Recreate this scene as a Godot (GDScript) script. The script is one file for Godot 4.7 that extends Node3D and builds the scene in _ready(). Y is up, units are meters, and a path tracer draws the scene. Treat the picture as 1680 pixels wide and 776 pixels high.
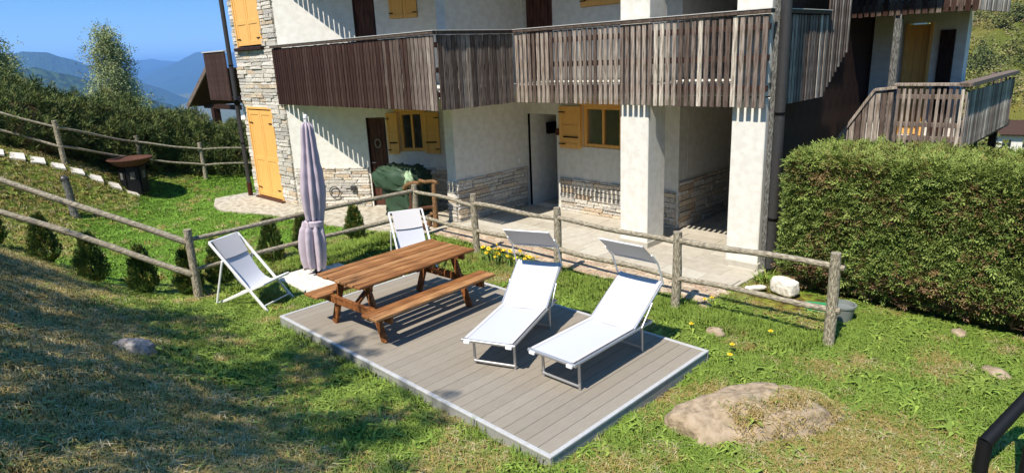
extends Node3D
# Mountain garden in front of a zigzag chalet: deck, picnic table, loungers, fences, hedges.
# World: +X runs along the house front to the right, -Z runs into the house, terrace level y = 0.

const SUN_TRAVEL := Vector3(-0.13, -1.0, -0.70)
const EYE := Vector3(0.0, 3.35, 0.0)
const CAM_X := Vector3(0.70890316, -0.04408527, -0.7039267)
const CAM_Y := Vector3(-0.1584968, 0.96256047, -0.2199002)
const CAM_F := Vector3(-0.68726638, -0.26745808, -0.67537479)

var rng := RandomNumberGenerator.new()
var M := {}
var mesh_cache := {}
var noise_a := FastNoiseLite.new()
var noise_b := FastNoiseLite.new()

func _ready() -> void:
	rng.seed = 20240517
	noise_a.seed = 11
	noise_a.frequency = 0.35
	noise_b.seed = 23
	noise_b.frequency = 1.6
	setup_view()
	make_materials()
	prepare_terrain()
	make_ground()
	make_mountains()
	make_terrace()
	make_chalet()
	make_neighbour()
	make_far_chalet()
	make_deck()
	make_fences()
	make_picnic_table()
	make_loungers()
	make_deck_chairs()
	make_parasol()
	make_garden_things()
	make_shrubs()
	make_hedges()
	make_trees()
	make_grass()

# ------------------------------------------------------------------ camera, sky, sun
func setup_view() -> void:
	var cam := Camera3D.new()
	cam.name = "camera"
	add_child(cam)
	cam.transform = Transform3D(Basis(CAM_X, CAM_Y, -CAM_F), EYE)
	cam.keep_aspect = Camera3D.KEEP_HEIGHT
	cam.fov = 39.863
	cam.near = 0.05
	cam.far = 60000.0
	cam.current = true
	var env := Environment.new()
	env.background_mode = Environment.BG_SKY
	var sky := Sky.new()
	var sm := ProceduralSkyMaterial.new()
	sm.sky_top_color = Color(0.24, 0.51, 0.765)
	sm.sky_horizon_color = Color(0.72, 0.88, 1.0)
	sm.sky_curve = 0.042
	sm.ground_bottom_color = Color(0.20, 0.24, 0.18)
	sm.ground_horizon_color = Color(0.52, 0.66, 0.80)
	sm.sun_angle_max = 24.0
	sm.sky_energy_multiplier = 1.0
	sky.sky_material = sm
	env.sky = sky
	env.background_energy_multiplier = 1.0
	env.tonemap_mode = Environment.TONE_MAPPER_LINEAR
	env.tonemap_exposure = 1.58
	env.sdfgi_enabled = true
	env.ssao_enabled = true
	env.ssil_enabled = true
	env.fog_enabled = true
	env.fog_density = 0.000085
	env.fog_light_color = Color(0.52, 0.74, 1.0)
	var we := WorldEnvironment.new()
	we.name = "world_environment"
	we.environment = env
	add_child(we)
	var sun := DirectionalLight3D.new()
	sun.name = "sun"
	add_child(sun)
	sun.look_at_from_position(Vector3.ZERO, SUN_TRAVEL, Vector3.UP)
	sun.light_color = Color(1.0, 0.965, 0.91)
	sun.light_energy = 1.6
	sun.light_angular_distance = 0.5
	sun.shadow_enabled = true

# ------------------------------------------------------------------ tagging helpers
func tag(o: Node, label: String, category: String, group := "") -> void:
	o.set_meta("label", label)
	o.set_meta("category", category)
	if group != "":
		o.set_meta("group", group)

func structure(o: Node) -> void:
	o.set_meta("kind", "structure")

func stuff(o: Node) -> void:
	o.set_meta("kind", "stuff")

func thing(called: String, label: String, category: String, at: Vector3, turn := 0.0, group := "") -> Node3D:
	var o := Node3D.new()
	o.name = called
	add_child(o, true)
	fix_name(o, called)
	o.position = at
	o.rotation.y = turn
	tag(o, label, category, group)
	return o

var name_count := {}
func fix_name(o: Node, called: String) -> void:
	var n: int = name_count.get(called, 0)
	name_count[called] = n + 1
	o.name = called if n == 0 else "%s_%03d" % [called, n]

# a mesh placed in the space of its parent
func put(parent: Node, called: String, mesh: Mesh, mat: Material, xf := Transform3D()) -> MeshInstance3D:
	var o := MeshInstance3D.new()
	o.mesh = mesh
	if mat != null:
		o.material_override = mat
	o.name = called
	parent.add_child(o, true)
	if parent == self:
		fix_name(o, called)
	o.transform = xf
	return o

# a mesh placed in world space
func putw(parent: Node, called: String, mesh: Mesh, mat: Material, xf := Transform3D()) -> MeshInstance3D:
	var o := put(parent, called, mesh, mat)
	o.global_transform = xf
	return o

func at(p: Vector3, a := 0.0) -> Transform3D:
	return Transform3D(Basis(Vector3.UP, a), p)

# a frame whose local X runs from a to b
func along(a: Vector3, b: Vector3, upv := Vector3.UP) -> Transform3D:
	var x := (b - a).normalized()
	var z := x.cross(upv)
	if z.length() < 0.01:
		z = x.cross(Vector3(0, 0, 1))
	z = z.normalized()
	var y := z.cross(x).normalized()
	return Transform3D(Basis(x, y, z), (a + b) * 0.5)

func to_px(p: Vector3) -> Vector3:
	var v := p - EYE
	var z := v.dot(CAM_F)
	if z < 0.1:
		return Vector3(-9999, -9999, z)
	return Vector3(840.0 + 1070.0 * v.dot(CAM_X) / z, 388.0 - 1070.0 * v.dot(CAM_Y) / z, z)

# ------------------------------------------------------------------ mesh builder
class MB:
	var v := PackedVector3Array()
	var n := PackedVector3Array()
	var c := PackedColorArray()
	var use_c := false
	var col := Color(1, 1, 1)
	func tri(a: Vector3, b: Vector3, d: Vector3) -> void:
		var nn := (b - a).cross(d - a).normalized()
		v.append(a); v.append(d); v.append(b)
		n.append(nn); n.append(nn); n.append(nn)
		if use_c:
			c.append(col); c.append(col); c.append(col)
	func quad(a: Vector3, b: Vector3, d: Vector3, e: Vector3) -> void:
		tri(a, b, d)
		tri(a, d, e)
	func tri_n(a: Vector3, b: Vector3, d: Vector3, na: Vector3, nb: Vector3, nd: Vector3) -> void:
		v.append(a); v.append(d); v.append(b)
		n.append(na); n.append(nd); n.append(nb)
		if use_c:
			c.append(col); c.append(col); c.append(col)
	# outward oriented triangle or quad around a centre
	func out_tri(a: Vector3, b: Vector3, d: Vector3, o: Vector3) -> void:
		if (b - a).cross(d - a).dot((a + b + d) / 3.0 - o) < 0.0:
			tri(a, d, b)
		else:
			tri(a, b, d)
	func out_quad(a: Vector3, b: Vector3, d: Vector3, e: Vector3, o: Vector3) -> void:
		if (b - a).cross(d - a).dot((a + b + d + e) / 4.0 - o) < 0.0:
			quad(a, e, d, b)
		else:
			quad(a, b, d, e)
	# chamfered box
	func box(ctr: Vector3, size: Vector3, bev := 0.004, bas := Basis(), jit: Array = []) -> void:
		var h := size * 0.5
		bev = min(bev, 0.45 * min(h.x, min(h.y, h.z)))
		var P := {}
		for sx in [-1, 1]:
			for sy in [-1, 1]:
				for sz in [-1, 1]:
					var j := Vector3.ZERO
					var ix: int = (sx + 1) / 2 * 4 + (sy + 1) / 2 * 2 + (sz + 1) / 2
					if jit.size() > 0:
						j = jit[ix]
					var q := Vector3(sx * h.x, sy * h.y, sz * h.z)
					for ax in 3:
						var r := q
						for k in 3:
							if k != ax:
								r[k] -= signf(q[k]) * bev
						P[[sx, sy, sz, ax]] = ctr + bas * (r + j)
		for ax in 3:
			var u := (ax + 1) % 3
			var w := (ax + 2) % 3
			for s in [-1, 1]:
				var q4 := []
				for t in [[-1, -1], [1, -1], [1, 1], [-1, 1]]:
					var sg := [0, 0, 0]
					sg[ax] = s; sg[u] = t[0]; sg[w] = t[1]
					q4.append(P[[sg[0], sg[1], sg[2], ax]])
				out_quad(q4[0], q4[1], q4[2], q4[3], ctr)
			# edges running along ax, between faces u and w
			for su in [-1, 1]:
				for sw in [-1, 1]:
					var e4 := []
					for t2 in [[-1, u], [-1, w], [1, w], [1, u]]:
						var sg2 := [0, 0, 0]
						sg2[u] = su; sg2[w] = sw; sg2[ax] = t2[0]
						e4.append(P[[sg2[0], sg2[1], sg2[2], t2[1]]])
					out_quad(e4[0], e4[1], e4[2], e4[3], ctr)
		for sx2 in [-1, 1]:
			for sy2 in [-1, 1]:
				for sz2 in [-1, 1]:
					out_tri(P[[sx2, sy2, sz2, 0]], P[[sx2, sy2, sz2, 1]], P[[sx2, sy2, sz2, 2]], ctr)
	# tube through points with radii, closed ends
	func tube(pts: Array, rad: Array, sides := 10, squash := 1.0, rough := 0.0, sd := 0) -> void:
		var rr := RandomNumberGenerator.new()
		rr.seed = sd + 5
		var rings := []
		var cen := []
		var ref := Vector3.UP
		var d0: Vector3 = (pts[pts.size() - 1] - pts[0]).normalized()
		if absf(d0.dot(ref)) > 0.9:
			ref = Vector3(0, 0, 1)
		for i in pts.size():
			var d: Vector3
			if i == 0:
				d = pts[1] - pts[0]
			elif i == pts.size() - 1:
				d = pts[i] - pts[i - 1]
			else:
				d = pts[i + 1] - pts[i - 1]
			d = d.normalized()
			var a := d.cross(ref).normalized()
			var b := a.cross(d).normalized()
			var ring := []
			for k in sides:
				var t := TAU * k / sides
				var r: float = rad[i] * (1.0 + rough * rr.randf_range(-1, 1))
				ring.append(pts[i] + a * cos(t) * r + b * sin(t) * r * squash)
			rings.append(ring)
			cen.append(pts[i])
		for i in pts.size() - 1:
			for k in sides:
				var k2 := (k + 1) % sides
				var p00: Vector3 = rings[i][k]
				var p01: Vector3 = rings[i][k2]
				var p10: Vector3 = rings[i + 1][k]
				var p11: Vector3 = rings[i + 1][k2]
				var n00: Vector3 = (p00 - cen[i]).normalized()
				var n01: Vector3 = (p01 - cen[i]).normalized()
				var n10: Vector3 = (p10 - cen[i + 1]).normalized()
				var n11: Vector3 = (p11 - cen[i + 1]).normalized()
				if (p01 - p00).cross(p10 - p00).dot(n00) > 0.0:
					tri_n(p00, p01, p11, n00, n01, n11)
					tri_n(p00, p11, p10, n00, n11, n10)
				else:
					tri_n(p00, p11, p01, n00, n11, n01)
					tri_n(p00, p10, p11, n00, n10, n11)
		for e in [0, pts.size() - 1]:
			var dd: Vector3 = pts[0] - pts[1] if e == 0 else pts[e] - pts[e - 1]
			for k in sides:
				out_tri(cen[e], rings[e][k], rings[e][(k + 1) % sides], cen[e] - dd)
	# profile [[r, y], ...] turned about the y axis
	func lathe(prof: Array, sides := 24, o := Vector3.ZERO) -> void:
		for i in prof.size() - 1:
			var r0: float = prof[i][0]
			var r1: float = prof[i + 1][0]
			var y0: float = prof[i][1]
			var y1: float = prof[i + 1][1]
			var t := Vector2(r1 - r0, y1 - y0).normalized()
			for k in sides:
				var a0 := TAU * k / sides
				var a1 := TAU * (k + 1) / sides
				var d0 := Vector3(cos(a0), 0, sin(a0))
				var d1 := Vector3(cos(a1), 0, sin(a1))
				var n0 := d0 * t.y - Vector3.UP * t.x
				var n1 := d1 * t.y - Vector3.UP * t.x
				var u := Vector3.UP
				tri_n(o + d0 * r0 + u * y0, o + d1 * r1 + u * y1, o + d1 * r0 + u * y0, n0, n1, n1)
				tri_n(o + d0 * r0 + u * y0, o + d0 * r1 + u * y1, o + d1 * r1 + u * y1, n0, n0, n1)
	func done() -> ArrayMesh:
		var arr := []
		arr.resize(Mesh.ARRAY_MAX)
		arr[Mesh.ARRAY_VERTEX] = v
		arr[Mesh.ARRAY_NORMAL] = n
		if use_c:
			arr[Mesh.ARRAY_COLOR] = c
		var m := ArrayMesh.new()
		m.add_surface_from_arrays(Mesh.PRIMITIVE_TRIANGLES, arr)
		return m

func bx(size: Vector3, bev := 0.004) -> ArrayMesh:
	var key := "b%.4f,%.4f,%.4f,%.4f" % [size.x, size.y, size.z, bev]
	if not mesh_cache.has(key):
		var m := MB.new()
		m.box(Vector3.ZERO, size, bev)
		mesh_cache[key] = m.done()
	return mesh_cache[key]

# irregular weathered block of unit size
func rough_block(i: int, amount := 0.10, bev := 0.07) -> ArrayMesh:
	var key := "rb%d,%.3f" % [i, amount]
	if not mesh_cache.has(key):
		var r := RandomNumberGenerator.new()
		r.seed = 900 + i
		var j := []
		for k in 8:
			j.append(Vector3(r.randf_range(-1, 1), r.randf_range(-1, 1), r.randf_range(-1, 1)) * amount * 0.5)
		var m := MB.new()
		m.box(Vector3.ZERO, Vector3.ONE, bev, Basis(), j)
		mesh_cache[key] = m.done()
	return mesh_cache[key]

# round weathered pole from a to b, in the axes given; mesh is centred, X along
func pole_mesh(length: float, r0: float, r1: float, sd: int, bend := 0.012, sides := 10) -> ArrayMesh:
	var m := MB.new()
	var r := RandomNumberGenerator.new()
	r.seed = sd * 7 + 3
	var k := maxi(4, int(length / 0.22))
	var pts := []
	var rad := []
	var p1 := r.randf() * TAU
	var p2 := r.randf() * TAU
	for i in k + 1:
		var t := float(i) / k
		pts.append(Vector3((t - 0.5) * length, sin(t * PI * 2.1 + p1) * bend, sin(t * PI * 1.7 + p2) * bend))
		rad.append(lerpf(r0, r1, t) * r.randf_range(0.94, 1.06))
	m.tube(pts, rad, sides, 1.0, 0.05, sd)
	return m.done()

func pole(parent: Node, called: String, a: Vector3, b: Vector3, r0: float, r1: float, mat: Material, sd: int, bend := 0.012) -> MeshInstance3D:
	return putw(parent, called, pole_mesh((b - a).length(), r0, r1, sd, bend), mat, along(a, b))

func plank(parent: Node, called: String, a: Vector3, b: Vector3, wide: float, thick: float, mat: Material, upv := Vector3.UP, bev := 0.004) -> MeshInstance3D:
	return putw(parent, called, bx(Vector3((b - a).length(), thick, wide), bev), mat, along(a, b, upv))

func copies(parent: Node, called: String, mesh: Mesh, mat: Material, xfs: Array, cols: Array) -> MultiMeshInstance3D:
	var mm := MultiMesh.new()
	mm.transform_format = MultiMesh.TRANSFORM_3D
	mm.use_colors = cols.size() > 0
	mm.mesh = mesh
	mm.instance_count = xfs.size()
	var buf := PackedFloat32Array()
	var st := 16 if mm.use_colors else 12
	buf.resize(xfs.size() * st)
	var i := 0
	for k in xfs.size():
		var t: Transform3D = xfs[k]
		var b := t.basis
		buf[i] = b.x.x; buf[i + 1] = b.y.x; buf[i + 2] = b.z.x; buf[i + 3] = t.origin.x
		buf[i + 4] = b.x.y; buf[i + 5] = b.y.y; buf[i + 6] = b.z.y; buf[i + 7] = t.origin.y
		buf[i + 8] = b.x.z; buf[i + 9] = b.y.z; buf[i + 10] = b.z.z; buf[i + 11] = t.origin.z
		if st == 16:
			var cc: Color = cols[k]
			buf[i + 12] = cc.r; buf[i + 13] = cc.g; buf[i + 14] = cc.b; buf[i + 15] = 1.0
		i += st
	mm.buffer = buf
	var o := MultiMeshInstance3D.new()
	o.multimesh = mm
	o.material_override = mat
	o.name = called
	parent.add_child(o, true)
	if parent == self:
		fix_name(o, called)
	o.global_transform = Transform3D()
	return o

# the same copies joined into one mesh of its own, so that a crown or hedge is a single real object
func leaf_cloud(parent: Node, called: String, mesh: ArrayMesh, mt: Material, xfs: Array, cols: Array) -> MeshInstance3D:
	var arr0 := mesh.surface_get_arrays(0)
	var v0: PackedVector3Array = arr0[Mesh.ARRAY_VERTEX]
	var n0: PackedVector3Array = arr0[Mesh.ARRAY_NORMAL]
	var v := PackedVector3Array()
	var n := PackedVector3Array()
	var c := PackedColorArray()
	var cc := PackedColorArray()
	cc.resize(v0.size())
	for k in xfs.size():
		var t: Transform3D = xfs[k]
		v.append_array(t * v0)
		n.append_array(Transform3D(t.basis.orthonormalized(), Vector3.ZERO) * n0)
		cc.fill(cols[k])
		c.append_array(cc)
	var arr := []
	arr.resize(Mesh.ARRAY_MAX)
	arr[Mesh.ARRAY_VERTEX] = v
	arr[Mesh.ARRAY_NORMAL] = n
	arr[Mesh.ARRAY_COLOR] = c
	var m := ArrayMesh.new()
	m.add_surface_from_arrays(Mesh.PRIMITIVE_TRIANGLES, arr)
	return putw(parent, called, m, mt)

# ------------------------------------------------------------------ materials
func noise_tex(sd: int, freq: float, cols: Array, stops: Array, size := 512, oct := 5, kind := FastNoiseLite.TYPE_SIMPLEX_SMOOTH, as_normal := false, bump := 4.0) -> NoiseTexture2D:
	var t := NoiseTexture2D.new()
	var n := FastNoiseLite.new()
	n.seed = sd
	n.noise_type = kind
	n.frequency = freq
	n.fractal_octaves = oct
	n.fractal_gain = 0.55
	t.noise = n
	t.width = size
	t.height = size
	t.seamless = true
	if as_normal:
		t.as_normal_map = true
		t.bump_strength = bump
	else:
		var g := Gradient.new()
		g.offsets = PackedFloat32Array(stops)
		var pc := PackedColorArray()
		for q in cols:
			pc.append(q)
		g.colors = pc
		t.color_ramp = g
	return t

func mat(key: String, tint: Color, tex: Texture2D = null, scale3 := Vector3.ONE, world := true, rough := 0.85, nrm: Texture2D = null, nrm_s := 1.0) -> StandardMaterial3D:
	var m := StandardMaterial3D.new()
	m.albedo_color = tint
	m.roughness = rough
	m.metallic_specular = 0.35
	if tex != null:
		m.albedo_texture = tex
	if tex != null or nrm != null:
		m.uv1_triplanar = true
		m.uv1_world_triplanar = world
		m.uv1_scale = scale3
		m.uv1_triplanar_sharpness = 4.0
	if nrm != null:
		m.normal_enabled = true
		m.normal_texture = nrm
		m.normal_scale = nrm_s
	M[key] = m
	return m

func make_materials() -> void:
	var W := Color(1, 1, 1)
	var t_wood := noise_tex(1, 0.011, [Color(0.62, 0.59, 0.57), Color(0.82, 0.80, 0.79), Color(0.90, 0.89, 0.88), W], [0.18, 0.42, 0.6, 0.85], 512, 6)
	var t_wood_n := noise_tex(1, 0.011, [], [], 512, 6, FastNoiseLite.TYPE_SIMPLEX_SMOOTH, true, 5.0)
	var t_mottle := noise_tex(2, 0.012, [Color(0.95, 0.945, 0.935), Color(0.98, 0.98, 0.975), W], [0.25, 0.5, 0.8], 512, 6)
	var t_grain_n := noise_tex(3, 0.09, [], [], 512, 4, FastNoiseLite.TYPE_SIMPLEX_SMOOTH, true, 3.0)
	var t_stone := noise_tex(4, 0.02, [Color(0.76, 0.745, 0.72), Color(0.88, 0.87, 0.85), Color(0.95, 0.94, 0.93), W], [0.2, 0.42, 0.62, 0.85], 512, 6)
	var t_stone_n := noise_tex(4, 0.02, [], [], 512, 6, FastNoiseLite.TYPE_SIMPLEX_SMOOTH, true, 8.0)
	var t_lichen := noise_tex(5, 0.03, [Color(0.52, 0.50, 0.47), Color(0.72, 0.70, 0.67), Color(0.84, 0.82, 0.78), Color(1.0, 1.0, 0.96)], [0.2, 0.45, 0.62, 0.8], 512, 6)
	var t_lichen_n := noise_tex(5, 0.03, [], [], 512, 6, FastNoiseLite.TYPE_SIMPLEX_SMOOTH, true, 8.0)
	var t_soil := noise_tex(6, 0.02, [Color(0.27, 0.22, 0.14), Color(0.42, 0.38, 0.21), Color(0.46, 0.50, 0.22), Color(0.60, 0.56, 0.35)], [0.2, 0.42, 0.6, 0.85], 512, 6)
	var t_soil_n := noise_tex(7, 0.06, [], [], 512, 5, FastNoiseLite.TYPE_SIMPLEX_SMOOTH, true, 10.0)
	var t_weave := noise_tex(8, 0.25, [Color(0.86, 0.86, 0.87), W], [0.3, 0.7], 256, 2)
	var t_forest := noise_tex(9, 0.05, [Color(0.10, 0.14, 0.10), Color(0.20, 0.26, 0.15), Color(0.33, 0.36, 0.20)], [0.25, 0.5, 0.8], 512, 6)
	# weathered slats, from red brown to silver grey
	var slat_cols := [Color(0.215, 0.125, 0.10), Color(0.25, 0.165, 0.14), Color(0.30, 0.225, 0.20), Color(0.40, 0.35, 0.32), Color(0.50, 0.455, 0.425), Color(0.64, 0.60, 0.56), Color(0.79, 0.76, 0.71)]
	for i in slat_cols.size():
		mat("slat%d" % i, slat_cols[i], t_wood, Vector3(5.0, 0.5, 5.0), true, 0.9, t_wood_n, 0.6)
	mat("slatrail", Color(0.42, 0.36, 0.32), t_wood, Vector3(0.5, 5.0, 5.0), true, 0.9, t_wood_n, 0.6)
	mat("flash", Color(0.72, 0.72, 0.71), t_mottle, Vector3.ONE, true, 0.5)
	mat("darkwood", Color(0.23, 0.15, 0.12), t_wood, Vector3(3, 0.5, 3), true, 0.75, t_wood_n, 0.5)
	mat("plaster", Color(0.84, 0.835, 0.81), t_mottle, Vector3.ONE * 0.8, true, 0.95, t_grain_n, 0.12)
	M["plaster_shade"] = M["plaster"]
	mat("mortar", Color(0.74, 0.71, 0.65), t_mottle, Vector3.ONE, true, 0.97, t_grain_n, 0.8)
	var st_cols := [Color(0.87, 0.85, 0.81), Color(0.82, 0.81, 0.78), Color(0.77, 0.755, 0.72), Color(0.86, 0.81, 0.73), Color(0.72, 0.71, 0.69), Color(0.80, 0.73, 0.64), Color(0.91, 0.89, 0.86)]
	for i in st_cols.size():
		mat("ledge%d" % i, st_cols[i], t_stone, Vector3.ONE * 1.7, true, 0.92, t_stone_n, 0.9)
	mat("shutter", Color(0.89, 0.685, 0.39), t_mottle, Vector3(2.5, 0.4, 2.5), true, 0.55, t_wood_n, 0.12)
	mat("iron", Color(0.05, 0.045, 0.045), null, Vector3.ONE, true, 0.55)
	M["iron"].metallic = 0.6
	mat("brown_door", Color(0.36, 0.23, 0.18), t_wood, Vector3(3, 0.4, 3), true, 0.6, t_wood_n, 0.3)
	mat("grey_door", Color(0.50, 0.50, 0.47), t_mottle, Vector3.ONE, true, 0.6)
	mat("pipe", Color(0.30, 0.295, 0.30), t_mottle, Vector3.ONE * 2, true, 0.45)
	M["pipe"].metallic = 0.5
	mat("copper", Color(0.30, 0.17, 0.12), t_mottle, Vector3.ONE * 2, true, 0.5)
	M["copper"].metallic = 0.4
	mat("concrete", Color(0.72, 0.695, 0.635), t_stone, Vector3.ONE * 0.5, true, 0.95, t_grain_n, 0.5)
	mat("slab_a", Color(0.68, 0.655, 0.605), t_mottle, Vector3.ONE * 0.8, true, 0.95, t_stone_n, 0.15)
	mat("slab_b", Color(0.655, 0.63, 0.58), t_mottle, Vector3.ONE * 0.8, true, 0.95, t_stone_n, 0.15)
	mat("slab_c", Color(0.70, 0.68, 0.635), t_mottle, Vector3.ONE * 0.8, true, 0.95, t_stone_n, 0.15)
	mat("whitestone", Color(0.90, 0.88, 0.84), t_stone, Vector3.ONE * 1.2, true, 0.95, t_stone_n, 0.6)
	var pv := [Color(0.72, 0.66, 0.58), Color(0.66, 0.60, 0.53), Color(0.77, 0.71, 0.63), Color(0.70, 0.61, 0.53)]
	for i in pv.size():
		mat("paver%d" % i, pv[i], t_stone, Vector3.ONE * 1.5, true, 0.95, t_stone_n, 0.5)
	mat("joint", Color(0.30, 0.27, 0.22), t_mottle, Vector3.ONE * 2, true, 0.98)
	var dk := [Color(0.535, 0.505, 0.46), Color(0.545, 0.515, 0.47), Color(0.53, 0.50, 0.455), Color(0.555, 0.525, 0.48)]
	for i in dk.size():
		mat("deck%d" % i, dk[i], t_mottle, Vector3(9, 9, 0.8), true, 0.8, t_wood_n, 0.08)
	mat("decktrim", Color(0.68, 0.685, 0.69), t_mottle, Vector3.ONE * 1.5, true, 0.55)
	mat("deckside", Color(0.56, 0.56, 0.55), t_mottle, Vector3.ONE * 1.5, true, 0.7)
	var tw := [Color(0.64, 0.45, 0.28), Color(0.68, 0.49, 0.315), Color(0.595, 0.405, 0.245), Color(0.71, 0.53, 0.355)]
	for i in tw.size():
		mat("table%d" % i, tw[i], t_wood, Vector3(6, 6, 0.45), true, 0.6, t_wood_n, 0.5)
	mat("tableleg", Color(0.56, 0.36, 0.20), t_wood, Vector3(2, 2, 2), true, 0.7, t_wood_n, 0.5)
	mat("fence_x", Color(0.71, 0.685, 0.63), t_lichen, Vector3(0.7, 4, 4), true, 0.95, t_lichen_n, 1.0)
	mat("fence_z", Color(0.71, 0.685, 0.63), t_lichen, Vector3(4, 4, 0.7), true, 0.95, t_lichen_n, 1.0)
	mat("fence_y", Color(0.71, 0.685, 0.63), t_lichen, Vector3(4, 0.7, 4), true, 0.95, t_lichen_n, 1.0)
	mat("logwood", Color(0.60, 0.47, 0.34), t_lichen, Vector3(3, 0.8, 3), true, 0.9, t_lichen_n, 0.8)
	mat("logdark", Color(0.40, 0.27, 0.19), t_lichen, Vector3(3, 0.8, 3), true, 0.9, t_lichen_n, 0.8)
	mat("alu", Color(0.74, 0.74, 0.74), null, Vector3.ONE, true, 0.38)
	M["alu"].metallic = 0.75
	mat("whitealu", Color(0.86, 0.86, 0.86), null, Vector3.ONE, true, 0.4)
	M["whitealu"].metallic = 0.15
	mat("plastic", Color(0.90, 0.90, 0.90), null, Vector3.ONE, true, 0.4)
	mat("sling", Color(0.76, 0.77, 0.80), t_weave, Vector3.ONE * 8, true, 0.85)
	M["sling"].backlight = Color(0.10, 0.10, 0.10)
	M["sling"].cull_mode = BaseMaterial3D.CULL_DISABLED
	mat("sling_grey", Color(0.80, 0.79, 0.79), t_weave, Vector3.ONE * 8, true, 0.9)
	M["sling_grey"].backlight = Color(0.3, 0.3, 0.3)
	M["sling_grey"].cull_mode = BaseMaterial3D.CULL_DISABLED
	mat("canvas", Color(0.74, 0.69, 0.73), t_weave, Vector3.ONE * 6, true, 0.95)
	M["canvas"].cull_mode = BaseMaterial3D.CULL_DISABLED
	M["canvas"].rim_enabled = true
	M["canvas"].rim = 0.2
	mat("tarp", Color(0.21, 0.29, 0.22), t_mottle, Vector3.ONE * 2, true, 0.5)
	mat("rust", Color(0.34, 0.22, 0.17), t_stone, Vector3.ONE * 2, true, 0.75, t_grain_n, 0.6)
	mat("black", Color(0.055, 0.06, 0.075), t_mottle, Vector3.ONE * 2, true, 0.6)
	mat("stake", Color(0.50, 0.51, 0.52), t_lichen, Vector3(3, 0.6, 3), true, 0.95, t_lichen_n, 0.8)
	mat("boulder", Color(0.64, 0.575, 0.49), t_stone, Vector3.ONE * 0.8, true, 0.97, t_stone_n, 0.9)
	mat("rock", Color(0.60, 0.58, 0.57), t_stone, Vector3.ONE * 1.5, true, 0.95, t_stone_n, 1.2)
	var gm := mat("ground", Color(1, 1, 1), t_soil, Vector3.ONE * 0.45, true, 1.0, t_soil_n, 1.0)
	gm.vertex_color_use_as_albedo = true
	mat("mountain", Color(1, 1, 1), t_forest, Vector3.ONE * 0.0012, true, 1.0)
	M["mountain"].vertex_color_use_as_albedo = true
	mat("glass", Color(0.20, 0.23, 0.22, 0.08), null, Vector3.ONE, true, 0.05)
	M["glass"].transparency = BaseMaterial3D.TRANSPARENCY_ALPHA
	M["glass"].metallic_specular = 0.7
	mat("bark", Color(0.36, 0.28, 0.22), t_lichen, Vector3(3, 0.8, 3), true, 1.0, t_lichen_n, 1.2)
	mat("birchbark", Color(0.80, 0.78, 0.74), t_lichen, Vector3(2, 5, 2), true, 0.9)
	for key in ["leaf", "needle", "blade", "petal"]:
		var lm := mat(key, Color(1, 1, 1), null, Vector3.ONE, true, 0.7)
		lm.vertex_color_use_as_albedo = true
		lm.cull_mode = BaseMaterial3D.CULL_DISABLED
		lm.backlight = Color(0.45, 0.45, 0.45)
	M["needle"].backlight = Color(0.2, 0.2, 0.2)
	M["petal"].roughness = 0.6
	mat("leafcore", Color(0.40, 0.35, 0.25), t_lichen, Vector3.ONE * 1.5, true, 1.0)
	mat("green_plastic", Color(0.20, 0.55, 0.36), null, Vector3.ONE, true, 0.45)
	mat("bucket", Color(0.45, 0.47, 0.46), null, Vector3.ONE, true, 0.5)
	mat("roof", Color(0.30, 0.22, 0.18), t_wood, Vector3(1, 1, 1), true, 0.85)
	mat("pinecloth", Color(0.62, 0.72, 0.58), t_weave, Vector3.ONE * 6, true, 0.9)
	mat("stripe_green", Color(0.10, 0.32, 0.22), t_weave, Vector3.ONE * 6, true, 0.9)

# ------------------------------------------------------------------ terrain
var ctrl := [
	[-3.0, -5.0, -0.03], [-5.5, -5.0, -0.03], [-8.0, -5.0, -0.03], [-9.3, -4.2, -0.03], [-10.04, -3.2, -0.02], [-8.6, -3.4, -0.02],
	[-6.5, -3.2, 0.04], [-4.2, -3.2, 0.05], [-2.6, -3.3, 0.05], [-2.2, -4.6, 0.06], [-2.98, -4.6, 0.05], [-2.95, -5.9, 0.04], [-1.2, -5.4, 0.08], [0.2, -5.6, 0.12], [-0.5, -8.0, -0.02], [-2.6, -8.2, -0.03],
	[3.0, -9.0, 0.0], [3.0, -5.0, 0.25], [-6.0, -8.0, -0.04], [-10.0, -7.0, -0.04], [-6.0, -12.0, -0.06], [-14.0, -10.0, -0.06], [-16.5, -7.0, -0.04],
	[-12.5, -5.5, -0.03], [-14.5, -4.4, 0.0], [-12.0, -3.6, -0.02], [-17.5, -5.6, -0.03], [-19.7, -5.1, 0.12], [-20.4, -7.2, 0.14], [-19.8, -8.5, 0.0],
	[-20.6, -5.6, 0.52], [-18.9, -3.4, 1.08], [-19.7, -4.5, 0.62], [-17.0, -3.1, 0.28], [-15.0, -2.3, 0.32], [-13.2, -1.7, 0.38], [-11.7, -2.25, 0.10], [-10.8, -2.6, 0.02],
	[-11.6, -1.0, 1.02], [-9.6, -1.9, 0.42], [-8.0, -2.2, 0.28], [-6.0, -2.0, 0.34], [-4.0, -1.9, 0.42], [-2.0, -2.0, 0.55], [0.0, -2.2, 0.75],
	[-9.0, -0.8, 1.05], [-6.0, -0.8, 1.05], [-3.0, -0.7, 1.2], [0.0, 0.0, 1.75], [3.0, -1.0, 1.2], [-14.0, 0.0, 1.2], [-18.0, -1.0, 1.9], [-22.0, -2.0, 1.9],
	[-6.0, 2.0, 2.4], [-12.0, 3.0, 2.7], [0.0, 4.0, 3.2], [-18.0, 4.0, 3.4], [5.0, 5.0, 3.6], [-6.0, 7.0, 4.2], [-26.0, 3.0, 2.9], [-26.0, -6.0, 0.3], [-26.0, -12.0, -0.6], [6.0, -12.0, -0.3], [0.0, -13.0, -0.2]]
const GX0 := -30.0
const GZ0 := -15.0
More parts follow.
